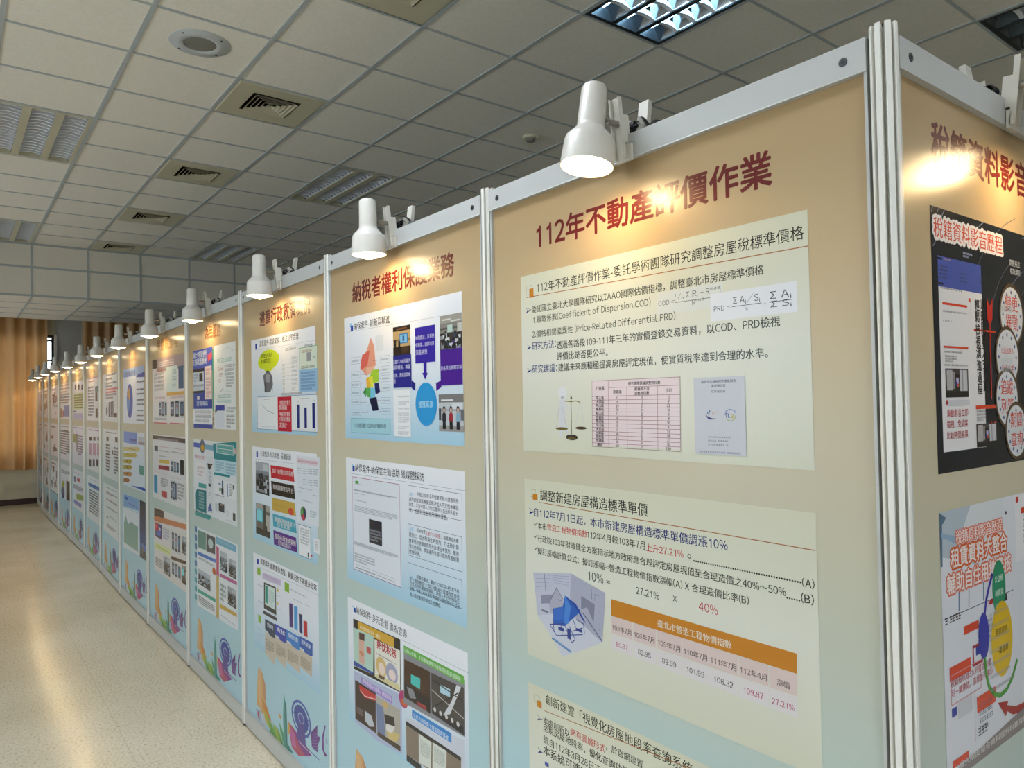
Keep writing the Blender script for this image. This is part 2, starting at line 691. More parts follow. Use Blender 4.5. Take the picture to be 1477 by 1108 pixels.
# round ceiling speaker
e = empty('ceiling_speaker', cell(1.485, .465), 0)
tag(e, 'round grey ceiling speaker with a darker mesh centre in the ceiling tiles', 'speaker')
b = MB()
b.lathe([(.152, .0), (.152, -.003), (.147, -.006), (.122, -.007), (.116, -.010), (.088, -.0105), (.081, -.007), (.080, 0)], M_SPK, None, 48)
b.build('rim', e, smooth=True)
b = MB()
b.lathe([(.080, -.003), (.078, -.006), (.04, -.008), (.0001, -.009)], M_GRILLE, None, 40)
b.build('grille', e, smooth=True)
for k in range(4):
    b = MB()
    an = math.radians(38+90*k)
    b.lathe([(.005, -.005), (.005, -.0085), (.0001, -.009)], M_HEX, Matrix.Translation((.131*math.cos(an), .131*math.sin(an), 0)), 10)
    b.build('screw', e, smooth=True)

e = empty('smoke_detector', (-3.466, 1.977, Z_CEIL), 0)
tag(e, 'small cream smoke detector on the dark ceiling above the lit heading', 'smoke detector')
b = MB()
b.lathe([(.056, 0), (.056, -.012), (.050, -.018), (.0001, -.018)], M_PLASTIC, None, 32)
b.build('base', e, smooth=True)
b = MB()
b.lathe([(.034, -.018), (.033, -.034), (.022, -.040), (.0001, -.040)], M_GRILLE, None, 32)
b.build('sensor_head', e, smooth=True)


# curtains
def curtain(name, y0, y1, z0, z1, x, n, seed, label):
    rnd = random.Random(seed)
    b = MB()
    nu, nz = n*10, 26
    ph = [rnd.uniform(-.9, .9) for _ in range(n+2)]
    am = [rnd.uniform(.6, 1.25) for _ in range(n+2)]
    V = []
    for j in range(nz+1):
        t = j/nz
        for i in range(nu+1):
            u = i/nu*n
            k = int(u)
            f = u-k
            p = ph[k]*(1-f)+ph[k+1]*f
            A = am[k]*(1-f)+am[k+1]*f
            amp = .072*A*(.65+.35*t)
            yy = y0+(y1-y0)*i/nu+.02*math.sin(u*2.1+seed)*(t)
            xx = x+amp*math.sin(2*math.pi*u+p+.25*t)+.02*math.sin(6.3*u*.37+2*t)*t
            zz = z1+(z0-z1)*t+.012*math.sin(u*1.7)*t
            V.append((xx, yy, zz))
    b.v = V
    s = b.slot(M_CURT)
    for j in range(nz):
        for i in range(nu):
            q = j*(nu+1)+i
            b.f.append((q, q+1, q+nu+2, q+nu+1))
            b.mi.append(s)
    o = b.build(name, None, smooth=True)
    tag(o, label, 'curtain', 'tan window curtains')
    return o


curtain('curtain', -1.62, .13, .69, 3.66, X_FAR+.125, 8, 3, 'tan full-length curtain hanging on the far wall beside the end of the display wall')
curtain('curtain', -3.3, -1.66, .69, 3.66, X_FAR+.125, 7, 8, 'tan curtain on the far wall at the left picture edge')
curtain('curtain', .745, 3.2, .69, 3.66, X_FAR+.125, 11, 5, 'dark tan curtain on the far wall seen above the spotlights, right of the grey pier')
for y0, y1, lb in ((-3.35, .24, 'thin grey rail holding the tan curtains left of the pier'), (.72, 3.25, 'thin grey rail holding the dark curtain right of the pier')):
    b = MB()
    b.box(X_FAR+.11, y0, 3.66, X_FAR+.14, y1, 3.69, M_TBAR)
    b.box(X_FAR, y0+.05, 3.665, X_FAR+.11, y0+.08, 3.685, M_TBAR)
    b.box(X_FAR, y1-.08, 3.665, X_FAR+.11, y1-.05, 3.685, M_TBAR)
    tag(b.build('curtain_rail'), lb, 'curtain rail', 'curtain rails')

# cable trunking on the far wall
e = empty('cable_trunking', (X_FAR, -.3, .0), 0)
tag(e, 'white cable trunking running low along the far wall under the curtain', 'trunking')
b = MB()
b.box(.004, -3.2, .345, .034, 2.6, .425, M_WHITEPL)
b.box(.034, -3.2, .38, .038, 2.6, .386, M_TBAR)
b.build('duct', e)
b = MB()
b.box(.004, -.9, .25, .055, -.27, .44, M_WHITEPL)
b.build('junction_box', e, bevel=.004)

# ------------------------------------------------------------------ printed artwork, in mm of each panel
ART = {}
ART['0t'] = [
('t','6a1f1c','112年不動產評價作業',245,2295,1016,59,2)]
ART['0a'] = [
('b','9aa07c',192,2169,220,2196,1), ('r','c8801e',205,2159,225,2186), ('t','1e1c1a','112年不動產評價作業-委託學術團隊研究調整房屋稅標準價格',242,2169,1085,26,0), ('l','a5642f',2,[(191,2162),(1094,2154)]),
('t','1c2470','➢',191,2114,209,19,0), ('t','1e1c1a','委託國立臺北大學團隊研究以IAAO國際估價指標，調整臺北市房屋標準價格',215,2112,992,20,0.7), ('t','1e1c1a','1.離散係數(Coefficient of Dispersion,COD)',222,2078,677,19,0), ('r','dfe2dc',698,2057,888,2110),
('t','6b6b68','COD = ',701,2078,754,9,0), ('t','6b6b68','¹⁄ₙ Σ |Rᵢ − Rᵐᵉᵈ|',754,2086,882,14,0), ('l','6b6b68',1.3,[(753,2081),(885,2080)]), ('t','6b6b68','Rᵐᵉᵈ',803,2069,835,11,0),
('r','e9ebf0',854,2026,1067,2088), ('t','4a4a52','PRD =',863,2047,908,9,0), ('t','4a4a52','Σ Aᵢ/Sᵢ',914,2056,981,18,0), ('l','4a4a52',1.3,[(911,2053),(985,2053)]),
('t','4a4a52','N',941,2040,953,9,0), ('t','4a4a52','+',988,2047,997,7,0), ('t','4a4a52','Σ Aᵢ',1005,2055,1054,14,0), ('l','4a4a52',1.3,[(1003,2052),(1056,2052)]),
('t','4a4a52','Σ Sᵢ',1006,2038,1054,12,0), ('t','1e1c1a','2.價格相關差異性 (Price-Related Differential,PRD)',216,2039,753,19,0), ('t','1c2470','➢',193,2006,210,15,0), ('t','1c2470','研究方法：',213,2004,322,20,0.7),
('t','1e1c1a','透過各路段109-111年三年的實價登錄交易資料，以COD、PRD檢視',324,1999,1027,20,0.7), ('t','1e1c1a','評價比是否更公平。',325,1968,526,19,0.7), ('t','1c2470','➢',191,1937,208,16,0), ('t','1c2470','研究建議：',213,1936,324,21,0.7),
('t','1e1c1a','建議未來應積極提高房屋評定現值，使實質稅率達到合理的水準。',329,1936,997,20,0.7), ('e','e4e4e6',345,1875,18,19), ('e','b9bac2',345,1863,8,4), ('q','d9dadf',[(333,1857),(357,1855),(358,1839),(354,1809),(365,1772),(366,1762),(355,1763),(347,1801),(341,1753),(328,1751),(330,1801),(325,1820)]),
('l','d9dadf',3,[(356,1847),(376,1829)]), ('l','c7c8cc',1,[(416,1850),(395,1782)]), ('l','c7c8cc',1,[(418,1850),(432,1782)]), ('l','a8a898',1,[(331,1847),(316,1779)]),
('l','a8a898',1,[(339,1851),(359,1780)]), ('l','8a7a3a',2.5,[(353,1853),(380,1851),(400,1853),(416,1849)]), ('l','4e4a3c',3,[(380,1868),(379,1762)]), ('q','4a4630',[(380,1872),(385,1859),(377,1859)]),
('e','4a3518',418,1779,23,4), ('e','6b5a24',339,1776,26,4), ('e','33200f',380,1753,24,8), ('e','6a5a2a',380,1750,18,3),
('r','ead7da',465,1735,759,1904), ('l','9a6f78',1.2,[(465,1905),(764,1905)]), ('l','9a6f78',1.2,[(525,1886),(763,1886)]), ('l','9a6f78',1.2,[(464,1864),(763,1864)]),
('l','9a6f78',1.2,[(463,1854),(762,1854)]), ('l','9a6f78',1.2,[(463,1844),(762,1843)]), ('l','9a6f78',1.2,[(463,1833),(762,1833)]), ('l','9a6f78',1.2,[(462,1823),(761,1823)]),
('l','9a6f78',1.2,[(462,1813),(761,1812)]), ('l','9a6f78',1.2,[(462,1803),(761,1802)]), ('l','9a6f78',1.2,[(462,1793),(760,1792)]), ('l','9a6f78',1.2,[(461,1782),(760,1782)]),
('l','9a6f78',1.2,[(461,1772),(760,1771)]), ('l','9a6f78',1.2,[(461,1762),(760,1761)]), ('l','9a6f78',1.2,[(460,1752),(759,1751)]), ('l','9a6f78',1.2,[(460,1741),(759,1741)]),
('l','9a6f78',1.2,[(460,1731),(759,1730)]), ('l','9a6f78',1.2,[(465,1905),(462,1731)]), ('l','9a6f78',1.2,[(526,1905),(523,1731)]), ('l','9a6f78',1.2,[(591,1886),(589,1731)]),
('l','9a6f78',1.2,[(693,1886),(690,1731)]), ('l','9a6f78',1.2,[(763,1905),(760,1730)]), ('t','2a2020','研究團隊建議調整路段數',597,1890,702,11,1), ('t','2a2020','行政區',479,1880,511,9,1),
('t','2a2020','原建議',543,1870,573,10,1), ('t','2a2020','經審視不宜',618,1876,667,9,1), ('t','2a2020','調整路段數',618,1865,666,9,1), ('t','2a2020','小計',718,1870,738,10,1),
('t','2a2020','中正區',479,1855,509,8,1), ('t','2a2020','13',551,1856,564,6,1), ('t','2a2020','0',639,1855,645,7,1), ('t','2a2020','13',722,1855,733,7,1),
('t','2a2020','大同區',479,1845,509,7,1), ('t','2a2020','8',554,1845,561,7,1), ('t','2a2020','1',639,1845,645,7,1), ('t','2a2020','7',724,1845,730,7,1),
('t','2a2020','中山區',478,1835,508,7,1), ('t','2a2020','24',550,1835,564,7,1), ('t','2a2020','2',638,1835,645,7,1), ('t','2a2020','22',721,1835,732,7,1),
('t','2a2020','萬華區',478,1825,508,7,1), ('t','2a2020','10',550,1825,563,7,1), ('t','2a2020','0',638,1825,644,6,1), ('t','2a2020','10',721,1825,732,6,1),
('t','2a2020','松山區',478,1814,508,8,1), ('t','2a2020','11',550,1815,563,6,1), ('t','2a2020','2',638,1814,644,7,1), ('t','2a2020','9',723,1814,729,7,1),
('t','2a2020','信義區',478,1804,507,8,1), ('t','2a2020','8',553,1804,559,7,1), ('t','2a2020','0',637,1804,644,7,1), ('t','2a2020','8',723,1804,729,7,1),
('t','2a2020','南港區',477,1794,507,7,1), ('t','2a2020','10',549,1794,562,7,1), ('t','2a2020','0',637,1794,643,7,1), ('t','2a2020','10',720,1794,731,7,1),
('t','2a2020','文山區',477,1784,507,7,1), ('t','2a2020','9',552,1784,559,7,1), ('t','2a2020','0',637,1784,643,6,1), ('t','2a2020','9',722,1784,728,6,1),
('t','2a2020','大安區',477,1773,507,8,1), ('t','2a2020','17',548,1774,562,6,1), ('t','2a2020','0',637,1773,643,7,1), ('t','2a2020','17',719,1773,731,7,1),
('t','2a2020','士林區',476,1763,506,8,1), ('t','2a2020','16',548,1763,562,7,1), ('t','2a2020','2',636,1763,642,7,1), ('t','2a2020','14',719,1763,730,7,1),
('t','2a2020','北投區',476,1753,506,7,1), ('t','2a2020','21',548,1753,561,7,1), ('t','2a2020','0',636,1753,642,7,1), ('t','2a2020','21',719,1753,730,7,1),
('t','2a2020','內湖區',476,1743,506,7,1), ('t','2a2020','10',548,1743,561,7,1), ('t','2a2020','0',636,1743,642,6,1), ('t','2a2020','10',718,1742,730,7,1),
('t','2a2020','總計',481,1732,500,8,1), ('t','2a2020','157',544,1733,564,6,1), ('t','2a2020','7',635,1732,642,7,1), ('t','2a2020','150',715,1732,732,7,1),
('r','c9cad2',803,1728,939,1901), ('t','3c3c44','臺北市房屋稅標準價格調查',824,1888,917,5,1), ('t','3c3c44','委託研究案',852,1878,890,5,1), ('t','4c4c54','成果報告書',851,1866,889,5,0),
('q','2c2a78',[(832,1820),(840,1813),(852,1809),(863,1809),(852,1806),(841,1807),(837,1813)]), ('q','34608a',[(845,1827),(848,1826),(843,1817),(841,1816)]), ('q','34608a',[(838,1824),(840,1824),(842,1819),(840,1818)]), ('q','d07a40',[(849,1819),(871,1826),(866,1824),(853,1819)]),
('q','d07a40',[(849,1815),(871,1822),(866,1820),(853,1816)]), ('t','2c4a78','TL',888,1811,899,9,2), ('t','c0b23a','a',902,1810,911,9,2), ('l','7a86b4',2,[(887,1816),(890,1825),(899,1829),(910,1827),(915,1821)]),
('l','a8b06a',2,[(915,1817),(912,1808),(902,1803),(891,1807)]), ('g','6a6a74',840,1765,902,1768,1), ('g','6a6a74',839,1757,893,1759,1), ('g','6a6a74',839,1748,893,1750,1),
('g','5a5a70',814,1731,927,1735,1)]
ART['0b'] = [
('b','9aa07c',191,1573,218,1595,1), ('r','c8801e',203,1565,226,1583), ('t','1e1c1a','調整新建房屋構造標準單價',238,1566,652,28,0.8), ('l','a5642f',2,[(233,1560),(1090,1550)]),
('t','1c2470','➢',188,1520,206,19,0), ('t','1c2470','自112年7月1日起，本市新建房屋構造標準單價調漲10%',208,1516,884,22,1), ('t','1e1c1a','✓',207,1488,220,12,0), ('t','1e1c1a','本市',224,1482,265,17,0.7),
('t','c0303a','營造工程物價指數',267,1484,433,17,0.9), ('t','1e1c1a','112年4月較103年7月',435,1484,641,18,0.7), ('t','c0303a','上升27.21%',643,1481,760,18,0.9), ('t','1e1c1a','。',772,1484,783,9,0),
('t','1e1c1a','..............................................',789,1479,1059,3,1), ('t','1e1c1a','(A)',1060,1472,1088,20,0.7), ('t','1e1c1a','✓',206,1452,219,12,0), ('t','1e1c1a','行政院103年財政健全方案指示地方政府應合理評定房屋現值至合理造價之40%~50%',223,1445,1024,21,0.7),
('t','1e1c1a','......(B)',1025,1440,1085,16,0.7), ('t','1e1c1a','✓',207,1418,220,13,0), ('t','1e1c1a','擬訂漲幅計算公式：擬訂漲幅=營造工程物價指數漲幅(A) X 合理造價比率(B)',222,1409,935,19,0.7), ('t','1e1c1a','10%',441,1372,486,25,0),
('t','1e1c1a','=',503,1378,517,11,0), ('t','1e1c1a','27.21%',607,1370,683,25,0), ('t','1e1c1a','x',726,1376,737,13,0), ('t','c0303a','40%',805,1370,850,21,0),
('q','c8801e',[(519,1339),(1045,1336),(1044,1295),(519,1296)]), ('q','e0cac4',[(520,1295),(593,1295),(592,1251),(519,1251)]), ('q','e3dcdc',[(519,1248),(592,1248),(590,1210),(518,1210)]), ('t','1e1c1a','103年7月',523,1260,588,23,0.5),
('t','b02a5a','86.37',534,1221,575,20,0.5), ('q','e0cac4',[(596,1295),(671,1295),(669,1251),(594,1251)]), ('q','e3dcdc',[(594,1248),(669,1248),(668,1209),(593,1210)]), ('t','1e1c1a','106年7月',599,1260,665,22,0.5),
('t','1e1c1a','82.95',610,1221,652,20,0.5), ('q','e0cac4',[(673,1295),(750,1295),(748,1251),(672,1251)]), ('q','e3dcdc',[(672,1248),(748,1248),(747,1208),(671,1209)]), ('t','1e1c1a','109年7月',677,1259,744,23,0.5),
('t','1e1c1a','89.59',688,1220,731,20,0.5), ('q','e0cac4',[(752,1295),(826,1295),(825,1250),(751,1251)]), ('q','e3dcdc',[(751,1248),(825,1248),(824,1208),(750,1208)]), ('t','1e1c1a','110年7月',756,1259,821,23,0.5),
('t','1e1c1a','101.95',763,1220,812,20,0.5), ('q','e0cac4',[(828,1295),(905,1294),(904,1250),(827,1250)]), ('q','e3dcdc',[(827,1248),(904,1248),(902,1207),(826,1208)]), ('t','1e1c1a','111年7月',832,1259,899,23,0.5),
('t','1e1c1a','108.32',840,1220,890,20,0.5), ('q','e0cac4',[(907,1294),(979,1294),(978,1250),(906,1250)]), ('q','e3dcdc',[(906,1248),(978,1248),(977,1207),(904,1207)]), ('t','1e1c1a','112年4月',910,1259,974,23,0.5),
('t','b02a5a','109.87',917,1219,965,21,0.5), ('q','e0cac4',[(981,1294),(1045,1294),(1044,1250),(980,1250)]), ('q','e3dcdc',[(980,1248),(1044,1248),(1043,1206),(978,1207)]), ('t','1e1c1a','漲幅',998,1259,1027,23,0.5),
('t','b02a5a','27.21%',985,1218,1037,21,0.5), ('t','efe6d2','臺北市營造工程物價指數',676,1304,888,22,1), ('q','c3c5d6',[(199,1352),(366,1378),(356,1266),(217,1231)]), ('q','aeb0c2',[(366,1378),(499,1350),(484,1218),(356,1268)]),
('q','cfd2df',[(217,1231),(356,1267),(484,1218),(324,1139),(278,1182)]), ('l','9698ac',1,[(212,1348),(279,1357)]), ('l','9698ac',1,[(287,1358),(359,1368)]), ('l','9698ac',1,[(212,1336),(279,1348)]),
('l','9698ac',1,[(286,1352),(358,1360)]), ('l','9698ac',1,[(212,1324),(279,1338)]), ('l','9698ac',1,[(286,1346),(358,1351)]), ('l','9698ac',1,[(211,1312),(278,1328)]),
('l','9698ac',1,[(286,1340),(358,1343)]), ('l','70728a',2,[(251,1357),(255,1309)]), ('q','8f90a4',[(234,1293),(289,1305),(269,1276),(235,1268)]), ('q','b0b0c0',[(269,1276),(304,1327),(330,1300),(327,1262),(274,1250)]),
('l','707288',2,[(269,1276),(304,1327),(330,1300)]), ('r','7a7a8c',236,1247,266,1253), ('r','8a8a9c',303,1293,325,1295), ('q','85869a',[(406,1325),(458,1312),(453,1263),(428,1298),(404,1288)]),
('l','8a8ba0',3,[(446,1353),(447,1324)]), ('l','8a8ba0',2,[(458,1322),(460,1340),(476,1338)]), ('l','8082a0',1.5,[(475,1312),(480,1311)]), ('l','8082a0',1.5,[(475,1296),(479,1295)]),
('l','8082a0',1.5,[(474,1281),(479,1279)]), ('l','8082a0',1.5,[(474,1265),(478,1263)]), ('l','8082a0',1.5,[(473,1250),(478,1247)]), ('q','2f62b8',[(339,1312),(404,1283),(362,1249),(337,1227),(288,1220),(286,1265),(328,1279)]),
('q','4a86d6',[(339,1312),(363,1284),(351,1237),(330,1230),(338,1279)]), ('q','2a4ea0',[(339,1312),(384,1298),(423,1254),(413,1258),(384,1284)]), ('q','3a70c8',[(291,1264),(331,1280),(330,1244),(290,1233)]), ('l','3c4a90',2.5,[(271,1217),(300,1192)]),
('l','3c4a90',2.5,[(300,1192),(409,1221)]), ('l','3c4a90',2.5,[(271,1217),(337,1234)]), ('l','3c4a90',2.5,[(337,1227),(364,1188)]), ('l','3c4a90',2.5,[(378,1200),(364,1188)]),
('l','3c4a90',2.5,[(351,1235),(378,1200)]), ('l','3c4a90',2.5,[(383,1256),(413,1251)]), ('l','3c4a90',2.5,[(413,1251),(416,1225)]), ('l','3c4a90',2.5,[(319,1228),(325,1198)]),
('l','3c4a90',2.5,[(368,1220),(409,1239)]), ('l','3c4a90',2.5,[(287,1239),(289,1199)]), ('l','3c4a90',2.5,[(369,1257),(382,1233)]), ('r','39488c',308,1210,333,1220),
('r','39488c',382,1225,406,1233), ('r','39488c',346,1195,360,1224), ('l','7aa2d0',5,[(281,1182),(359,1163)]), ('l','3a5a8a',2,[(279,1179),(358,1160)]),
('l','5a5c74',3,[(411,1280),(484,1221)])]
ART['0c'] = [
('b','9aa07c',192,974,219,996,1), ('r','c8801e',206,964,227,983), ('t','1e1c1a','創新建置「視覺化房屋地段率查詢系統」',246,984,784,32,0.8), ('l','a5642f',2,[(239,962),(853,1006)]),
('t','1c2470','➢',208,924,227,18,0), ('t','1e1c1a','本處創新以',232,923,347,24,0.8), ('t','c0303a','網頁圖層形式',350,931,486,23,0.9), ('t','1e1c1a','，於官網建置',489,941,618,22,0.8),
('t','1e1c1a','呈現房屋地段率，優化查詢功能，系',232,902,617,23,0.8), ('t','1e1c1a','統自112年3月28日正式上線',232,868,544,23,0.8), ('t','1c2470','➢',207,830,227,17,0), ('t','1e1c1a','本系統可連結',231,835,417,24,0.8),
('r','4c5aa0',236,806,254,817)]
ART['1t'] = [
('t','6a1f1c','納稅者權利保護業務',251,2286,1049,84,2)]
ART['1a'] = [
('r','9fd0f0',222,2184,242,2201), ('r','1a4aa8',230,2166,253,2190), ('t','1e1c1a','納保案件-創新及精進',259,2168,583,27,1), ('l','b8bcc4',1.5,[(187,2166),(1103,2154)]),
('q','e9a084',[(418,2125),(448,2089),(459,2010),(377,1970),(315,2004),(337,2047),(380,2075)]), ('q','e06a5c',[(338,2059),(407,2074),(385,2013),(322,1994),(323,2029)]), ('q','f0bb98',[(371,2002),(459,2010),(425,1981),(377,1970)]), ('q','a8d03a',[(432,1993),(485,1993),(483,1942),(437,1937),(404,1969)]),
('q','e6e040',[(377,1964),(431,1968),(436,1919),(376,1927)]), ('q','f0b840',[(370,1961),(397,1963),(409,1914),(375,1915)]), ('q','5fae54',[(355,1921),(410,1920),(422,1877),(374,1884)]), ('q','7cc8e0',[(410,1920),(456,1919),(449,1882),(408,1877)]),
('q','20245e',[(444,1937),(483,1939),(495,1900),(455,1891)]), ('q','16183e',[(395,1877),(462,1882),(480,1828),(427,1825)]), ('q','3c8a4a',[(340,1903),(369,1921),(367,1881)]), ('r','dfe4ea',459,2066,529,2128),
('b','8890a0',226,2024,316,2053,1), ('g','606870',238,2031,304,2045,1), ('b','8890a0',227,1964,317,1992,1), ('g','606870',239,1971,305,1984,1),
('b','8890a0',226,1924,315,1950,1), ('g','606870',238,1930,304,1942,1), ('b','8890a0',225,1889,314,1915,1), ('g','606870',236,1895,303,1907,1),
('b','8890a0',227,1851,316,1876,1), ('g','606870',238,1858,305,1868,1), ('b','8890a0',228,1807,317,1831,1), ('g','606870',240,1813,306,1824,1),
('b','8890a0',499,2015,577,2044,1), ('g','606870',509,2023,567,2036,1), ('b','8890a0',502,1975,579,2003,1), ('g','606870',512,1983,570,1995,1),
('b','8890a0',503,1940,581,1967,1), ('g','606870',513,1948,571,1959,1), ('b','8890a0',505,1904,582,1929,1), ('g','606870',515,1911,572,1922,1),
('b','8890a0',503,1854,581,1879,1), ('g','606870',513,1861,571,1871,1), ('b','8890a0',502,1811,579,1835,1), ('g','606870',512,1818,570,1828,1),
('l','a05a5a',1.2,[(316,2037),(358,2036)]), ('l','a05a5a',1.2,[(317,1979),(370,1975)]), ('l','a05a5a',1.2,[(316,1941),(376,1941)]), ('l','a05a5a',1.2,[(433,2029),(495,2029)]),
('l','a05a5a',1.2,[(471,1985),(499,1988)]), ('l','a05a5a',1.2,[(471,1958),(500,1954)]), ('l','a05a5a',1.2,[(469,1900),(504,1901)]), ('l','a05a5a',1.2,[(461,1867),(503,1868)]),
('l','a05a5a',1.2,[(311,1861),(374,1862)]), ('l','a05a5a',1.2,[(480,1825),(502,1823)]), ('l','a05a5a',1.2,[(316,1819),(386,1819)]), ('l','a05a5a',1.2,[(386,1819),(387,1853)]),
('q','a9d6e2',[(221,1796),(580,1793),(578,1734),(222,1732)]), ('b','6aa0a8',221,1733,578,1795,1.5), ('t','30404a','12分處設置12位納保官機動服務',255,1756,541,16,0), ('p','hall',609,2036,744,2148),
('p','class',953,2031,1092,2156), ('p','trio',938,1755,1095,1883), ('r','2a2a86',608,1914,749,2038), ('r','33209a',779,2000,920,2131),
('r','4a1a8e',953,1914,1092,2038), ('t','d8d8f0','納稅講習，宣導納',783,2085,914,16,0), ('t','d8d8f0','保制度，講師培育',782,2058,914,16,0), ('t','d8d8f0','深植納保',782,2030,865,17,0),
('t','d8d8f0','主動介入納稅案件',607,2006,743,16,0), ('t','d8d8f0','保障權益，專業',606,1982,742,15,0), ('t','d8d8f0','諮詢，溝通協調機',606,1954,741,16,0), ('t','d8d8f0','制',605,1930,624,14,0),
('t','d8d8f0','與各其他機關宣導',955,1966,1088,17,0), ('r','33209a',838,1962,859,2003), ('q','33209a',[(827,1964),(867,1962),(848,1938)]), ('q','2a2a86',[(750,1939),(778,1927),(775,1899),(749,1910)]),
('q','4a1a8e',[(954,1932),(922,1923),(923,1896),(958,1909)]), ('e','2e9ad8',851,1850,75,78), ('t','bfe8f8','接獲案源',798,1838,899,22,0.5), ('r','eef2f4',604,1728,739,1909),
('b','b4bcc4',604,1728,739,1909,1), ('g','9098a0',644,1875,730,1885,1), ('g','9098a0',644,1847,729,1865,2), ('g','9098a0',643,1830,729,1839,1),
('g','9098a0',642,1780,727,1822,5), ('g','9098a0',641,1755,726,1770,2), ('g','9098a0',640,1735,726,1750,2)]
ART['1b'] = [
('r','9fd0f0',220,1588,237,1600), ('r','1a4aa8',229,1568,251,1591), ('t','1e1c1a','納保案件-納保官主動協助 獲媒體採訪',256,1570,828,26,1), ('l','9aa4b0',1.5,[(209,1558),(1105,1560)]),
('r','e6ebf2',228,1156,644,1546), ('b','a04a6a',226,1153,644,1546,2), ('e','5aa040',271,1525,19,6), ('g','5a6a60',250,1516,319,1518,1),
('g','303034',246,1487,621,1493,2), ('g','70747c',246,1476,344,1476,1), ('g','404448',245,1446,366,1450,1), ('g','50545a',244,1402,622,1427,4),
('r','2c2a34',379,1288,493,1384), ('g','c0c0c8',387,1297,487,1346,4), ('l','b0603a',2,[(388,1369),(409,1369)]), ('g','50545a',239,1259,622,1273,4),
('g','50545a',238,1187,427,1228,4), ('b','7a7e88',236,1177,609,1178,1), ('g','303034',248,1162,599,1166,2), ('b','4a6484',708,1457,1075,1548,1.5),
('b','4a6484',704,1286,1070,1404,1.5), ('b','4a6484',699,1163,1066,1259,1.5), ('t','7ab8e0','緣起',718,1508,749,13,0), ('t','2c3440','，台租之房屋全年營業用稅本課徵稅稅',758,1512,1053,13,0),
('t','2c3440','處內部按減案專案追蹤承租人不足租金補助',716,1489,1052,13,0), ('t','2c3440','資格，公告申請人於稅法案例公益出租人身分',715,1470,1052,13,0), ('t','2c3440','有，也課稅及租金所得稅優惠。',715,1448,983,13,0), ('t','7ab8e0','說明',714,1378,745,13,0),
('t','2c3440','，經納保官',754,1380,831,13,0), ('t','c03a4a','主動介入職權',833,1378,935,12,0), ('t','2c3440','，說其建設有權',940,1378,1049,12,0), ('t','2c3440','重登記，但因租用住宅使用，乃主動計算',712,1356,1051,13,0),
('t','2c3440','變更所用稅籍使用部分區域住宅使用，獲得',711,1334,1050,13,0), ('t','2c3440','得以依租稅，並協議所有部分適用房屋優惠',711,1314,1050,13,0), ('t','2c3440','使用稅捐。',710,1294,793,13,0), ('t','7ab8e0','結果',713,1202,737,16,0),
('t','2c3440','，經重新審核，審計112年3月14日准予核',749,1208,1049,14,0), ('t','2c3440','定上開房屋自111年7月起部分面積改按自住',712,1190,1050,14,0), ('t','2c3440','住家用稅率課徵房屋稅，承租人不只符租稅公',712,1174,1050,13,0), ('t','2c3440','益權，申請人依核准於申請部分面積部分公益出',711,1158,1049,13,0),
('t','2c3440','租人租稅優惠所得稅及地價稅。',711,1136,928,13,0)]
